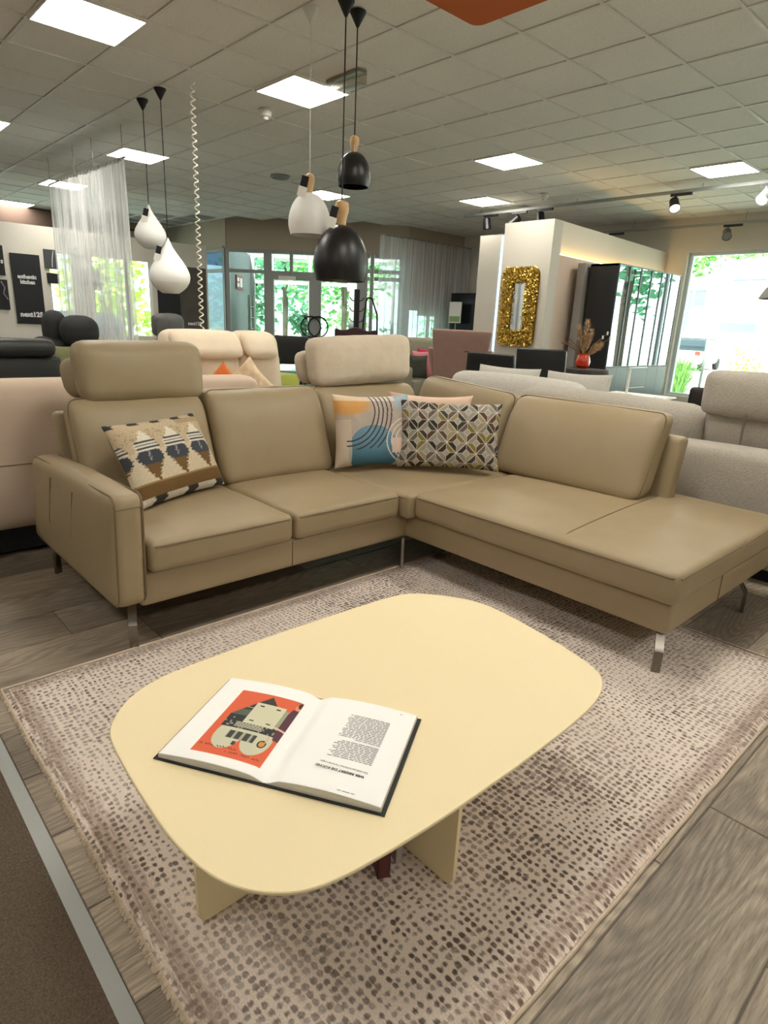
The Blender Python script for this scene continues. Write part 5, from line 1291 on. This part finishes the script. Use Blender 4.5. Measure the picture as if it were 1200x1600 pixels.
# F: grey recliner
rc = thing('recliner_chair', 'grey leather recliner armchair between the curtain and the cream sofa', 'armchair', (-9.5, 4.1, 0), math.radians(-60))
m_grel = mat('grey_leather', (92, 90, 88), .5, bump=(120, .2, .002))
MB().rbox((0, .25, .95), (.5, .2, .85), .09, (.01, .03, .02), n=6).build('backrest', m_grel, rc, local=True)
MB().rbox((0, .14, 1.22), (.46, .16, .3), .07, (.01, .03, .02), n=5).build('head_cushion', m_grel, rc, local=True)
MB().rbox((0, .1, .80), (.40, .16, .42), .07, (.01, .03, .02), n=5).build('lumbar_cushion', m_grel, rc, local=True)
MB().rbox((0, -.15, .42), (.5, .6, .2), .07, (.01, .01, .02), n=5).build('seat', m_grel, rc, local=True)
for s in (-1, 1): MB().rbox((s*.31, -.1, .55), (.1, .6, .14), .045, n=4).build('armrest', m_grel, rc, local=True); MB().box((s*.31-.03, -.12, .1), (s*.31+.03, -.06, .5)).build('arm_support', m_blackmatt, rc, smooth=None, local=True)
MB().lathe([(.3, 0), (.3, .02), (.05, .04), (.04, .33)], n=24).build('base', m_blackmatt, rc, local=True)
# G: black cantilever chair and lime pouf
gc = thing('cantilever_chair', 'black leather chair back on a thin steel frame right of the cream sofa', 'chair', (-7.75, 5.33, 0), math.radians(57))
MB().rbox((0, 0, .96), (.48, .04, .40), .015, (.0, .006, 0), n=5).build('backrest', m_blackl, gc, local=True)
MB().rbox((0, .25, .50), (.48, .48, .06), .025, n=4).build('seat', m_blackl, gc, local=True)
for s in (-1, 1): MB().tube([(s*.17, -.015, .85), (s*.17, .0, .48), (s*.17, .45, .46), (s*.17, .5, .4), (s*.17, .45, .012), (s*.17, 0, .012)], .011, 6, up=(1, 0, 0)).build('frame', m_chrome, gc, local=True)
pf = thing('lime_pouf', 'lime green pouf below the black leather chair back', 'pouf', (-7.2, 4.80, 0))
MB().lathe([(.16, 0), (.22, .06), (.235, .25), (.235, .60), (.20, .68), (.004, .70)], (-7.2, 4.80, 0), 28).build('cover', mat('pouf_lime', (176, 184, 84), .85), pf)
# H: maroon chair back
hc = thing('maroon_chair', 'dark maroon chair back below the coat stand', 'chair', (-7.45, 6.29, 0), math.radians(45))
def sad(q, u): return Vector((q.x, q.y-.08*u[0]**2, q.z+.025*math.cos(u[0]*5)*(u[2] > 0)))
m_mar = mat('maroon_velvet', (58, 28, 30), .8)
MB().rbox((0, 0, 1.02), (.62, .08, .54), .035, (0, .01, .0), n=8, warp=sad).build('backrest', m_mar, hc, local=True)
MB().rbox((0, .28, .48), (.5, .5, .14), .05, n=5).build('seat', m_mar, hc, local=True)
for sx in (-1, 1):
    for sy in (.06, .5): MB().box((sx*.2-.015, sy-.015, 0), (sx*.2+.015, sy+.015, .77 if sy < .1 else .42)).build('leg', m_blackmatt, hc, smooth=None, local=True)
# I: grey olive sofa with cushions
si = thing('olive_sofa', 'grey olive sofa with red and pink cushions behind the beige headrest', 'sofa', (-8.0, 8.1, 0))
soft(si, 'backrest', (-8.35, 7.55, .2), (-8.05, 8.95, 1.16), .07, m_olive, (.02, .01, .01)); soft(si, 'seat', (-8.04, 7.55, .2), (-7.45, 8.95, .50), .06, m_olive)
soft(si, 'armrest', (-8.2, 7.28, .2), (-7.4, 7.53, .72), .06, m_olive); soft(si, 'armrest', (-8.2, 8.97, .2), (-7.4, 9.2, .72), .06, m_olive)
feet(si, [(-8.1, 7.4), (-8.1, 9.1), (-7.5, 7.4), (-7.5, 9.1)], .21)
pillow_at('crimson_cushion', 'crimson cushion on the grey olive sofa next to the blush chair', (-7.72, 8.02, .515), (-7.62, 8.42, .515), (-7.84, 7.98, 1.0), .16, mat('cushion_crimson', (176, 36, 68), .8), None, nu=30, nv=30, pinch=.08)
pillow_at('pink_striped_cushion', 'pink cushion between the crimson and the dark one on the grey olive sofa', (-7.68, 7.84, .515), (-7.50, 8.16, .515), (-7.80, 7.78, .96), .12, mat('cushion_rose', (206, 126, 134), .8), None, nu=30, nv=30, pinch=.08)
pillow_at('dark_cushion', 'dark olive cushion on the grey olive sofa, leftmost of its three', (-7.60, 7.66, .515), (-7.42, 7.94, .515), (-7.72, 7.64, .90), .12, mat('cushion_dark_olive', (62, 62, 50), .8), None, nu=30, nv=30, pinch=.08)
# J: blush chair, its back to us
jc = thing('blush_armchair', 'blush velvet high backed armchair seen from behind, left of the mirror', 'armchair', (-5.86, 6.86, 0), math.radians(43))
def tap(q, u): return Vector((q.x*(1.0+.14*u[2]), q.y-.05*u[2]-.03*u[0]**2*0, q.z))
MB().rbox((0, 0, .86), (.72, .10, .98), .03, (0, .012, 0), n=8, warp=tap).build('backrest', m_blush, jc, local=True)
for s in (-1, 1): MB().rbox((s*.36, .22, .78), (.07, .40, .62), .03, n=5, warp=lambda q, u, s=s: Vector((q.x+s*.06*u[2], q.y-.10*max(0, u[2])*(u[1] > 0), q.z))).build('wing', m_blush, jc, local=True)
MB().rbox((0, .3, .42), (.7, .6, .18), .05, (0, 0, .02), n=6).build('seat', m_blush, jc, local=True)
for sx in (-1, 1):
    for sy in (.06, .54): MB().tube([(sx*.30, sy, .36), (sx*.32, sy+(.03 if sy > .3 else -.03), 0)], .016, 8).build('leg', m_blackmatt, jc, local=True)
# K: two black leather chairs
def kchair(label, x, y, w, z0, z1, rz, sl):
    t = thing('leather_armchair', label, 'armchair', (x, y, 0), rz, 'black leather armchairs')
    MB().rbox((0, 0, (z0+z1)/2), (w, .07, z1-z0), .022, (0, .012, 0), n=7, warp=lambda q, u: Vector((q.x*(1-sl*(u[2]+1)/2*(u[0] < 0)), q.y-.05*u[2], q.z))).build('backrest', m_blackl, t, local=True)
    MB().rbox((0, .30, .44), (w*.95, .56, .16), .05, (0, 0, .015), n=5).build('seat', m_blackl, t, local=True)
    MB().tube([(-w/2+.02, -.05*1-.0, z1-.002), (w/2-.02, -.05, z1-.002)], .006, 6).build('piping', m_blackl, t, local=True)
    for sx in (-1, 1):
        for sy in (.08, .52): MB().box((sx*(w/2-.06)-.014, sy-.014, 0), (sx*(w/2-.06)+.014, sy+.014, .38)).build('leg', m_chrome, t, smooth=None, local=True)
    return t
kchair('black leather chair back with slanted left edge in front of the mirror column', -4.86, 6.25, .74, .44, 1.10, math.radians(4), .22)
kchair('black leather chair back, upright, right in front of the mirror column', -4.04, 6.12, .55, .44, 1.195, math.radians(20), 0)
# L: boucle sofa
sl = thing('boucle_sofa', 'pale grey boucle sofa behind the lounge end, with a raised headrest', 'sofa', (-2.0, 4.5, 0))
soft(sl, 'body', (-1.66, 4.02, .085), (.55, 4.28, .765), .06, m_boucle, (.01, .012, .012), n=8)
soft(sl, 'side_panel', (-1.76, 4.03, .10), (-1.665, 4.9, .74), .03, m_boucle)
soft(sl, 'seat', (-4.2, 4.30, .12), (.5, 5.2, .46), .06, m_boucle)
MB().box((-4.1, 4.1, .0), (.45, 5.1, .122)).build('plinth', m_blackmatt, sl, smooth=None)
def ly(q, u): return Vector((q.x, q.y-.10*(u[2]+1)/2, q.z))
soft(sl, 'back_cushion', (-3.05, 4.36, .45), (-1.585, 4.70, .955), .12, m_boucle, (.03, .04, .02), ly, n=8)
soft(sl, 'back_cushion', (-3.95, 4.55, .45), (-2.62, 4.85, 1.0), .11, m_boucle2, (.02, .03, .02), ly, n=8)
soft(sl, 'inner_back', (-1.57, 4.40, .45), (.5, 4.62, .95), .06, m_boucle, (.01, .02, .01), ly, n=6)
hr = soft(sl, 'headrest', (-1.585, 4.24, .93), (-.55, 4.46, 1.20), .05, m_boucle, (.01, .03, .012), n=8)
MB().tube([(-1.30, 4.23, .70), (-1.30, 4.24, .985), (-1.30, 4.27, 1.0)], .009, 8).build('support_rod', m_chrome, hr)
MB().tube([(-1.56, 4.36, .8), (-1.56, 4.34, .97)], .009, 8).build('support_rod', m_chrome, hr)
pillow_at('boucle_cushion', 'pale grey cushion standing at the left end of the boucle sofa', (-4.08, 5.02, .50), (-3.40, 5.10, .50), (-4.14, 5.14, 1.04), .17, m_boucle2, None, nu=40, nv=30, pinch=.05)
pillow_at('boucle_cushion', 'pale grey cushion with upright corner below the vase table', (-3.28, 5.06, .50), (-2.72, 5.24, .50), (-3.36, 5.18, 1.04), .17, m_boucle2, None, nu=40, nv=30, pinch=.05)
sm = MB().tube([Vector((-3.08, 4.98, .94))+Vector((.03*math.cos(a), .0, .025*math.sin(a*2))) for a in [2*PI*k/16 for k in range(16)]], .012, 6, True).build('gold_ornament', m_gold, None); tag(sm, 'small golden ornament between the two pale grey cushions', 'ornament')
# O: white desk with perspex stand and leaflet
ds = thing('white_table', 'white table top with dark underside in front of the display cabinet', 'table', (-3.27, 6.95, 0), math.radians(4))
MB().rbox((0, 0, .735), (.70, .42, .02), .008, n=2).build('tabletop', m_white, ds, local=True)
MB().box((-.31, -.18, .64), (.31, .18, .724)).build('apron', m_black, ds, smooth=None, local=True)
for sx in (-1, 1):
    for sy in (-1, 1): MB().box((sx*.29-.02, sy*.16-.02, 0), (sx*.29+.02, sy*.16+.02, .64)).build('leg', m_black, ds, smooth=None, local=True)
sd2 = thing('display_stand', 'upright white strip stand on the white table', 'stand', (-3.39, 6.9, .7455), .2)
MB().box((-.08, -.05, 0), (.08, .05, .008)).build('base', m_white, sd2, smooth=None, local=True); MB().box((-.012, -.008, .008), (.016, .008, .27)).build('upright', m_white, sd2, smooth=None, local=True)
lf = MB().box((-3.04, 6.83, .7456), (-2.93, 7.06, .753)).build('leaflet', m_paper, None, smooth=None); tag(lf, 'white leaflet at the right end of the white table', 'leaflet')
# P: black stool
sp_ = thing('black_stool', 'dark brown padded stool back below the window beside the boucle headrest', 'chair', (-2.95, 8.15, 0), math.radians(20))
MB().rbox((0, 0, .68), (.44, .10, .26), .06, (0, .02, 0), n=6).build('backrest', mat('stool_dark', (42, 36, 34), .8), sp_, local=True)
MB().rbox((0, .24, .46), (.42, .42, .1), .04, n=4).build('seat', bpy.data.materials['stool_dark'], sp_, local=True)
MB().lathe([(.22, 0), (.22, .015), (.03, .03), (.025, .42)], (0, .22, 0), 20).build('base', m_chrome, sp_, local=True)
# Q: power cable under the chaise
pc = [(-.86, 3.62), (-.72, 3.42), (-.60, 3.47), (-.50, 3.40), (-.36, 3.52), (-.22, 3.44), (-.05, 3.62), (.1, 3.9)]; pc2 = []
for i in range(1, len(pc)-2):
    a, b, c, d = [Vector((*q, .006)) for q in pc[i-1:i+3]]
    for k in range(8):
        t_ = k/8; pc2.append(.5*((2*b)+(c-a)*t_+(2*a-5*b+4*c-d)*t_*t_+(3*b-a-3*c+d)*t_**3))
cbk = MB().tube(pc2, .005, 6).build('power_cable', m_cordb, None); tag(cbk, 'black power cable lying on the floor beside the lounge end', 'cable')
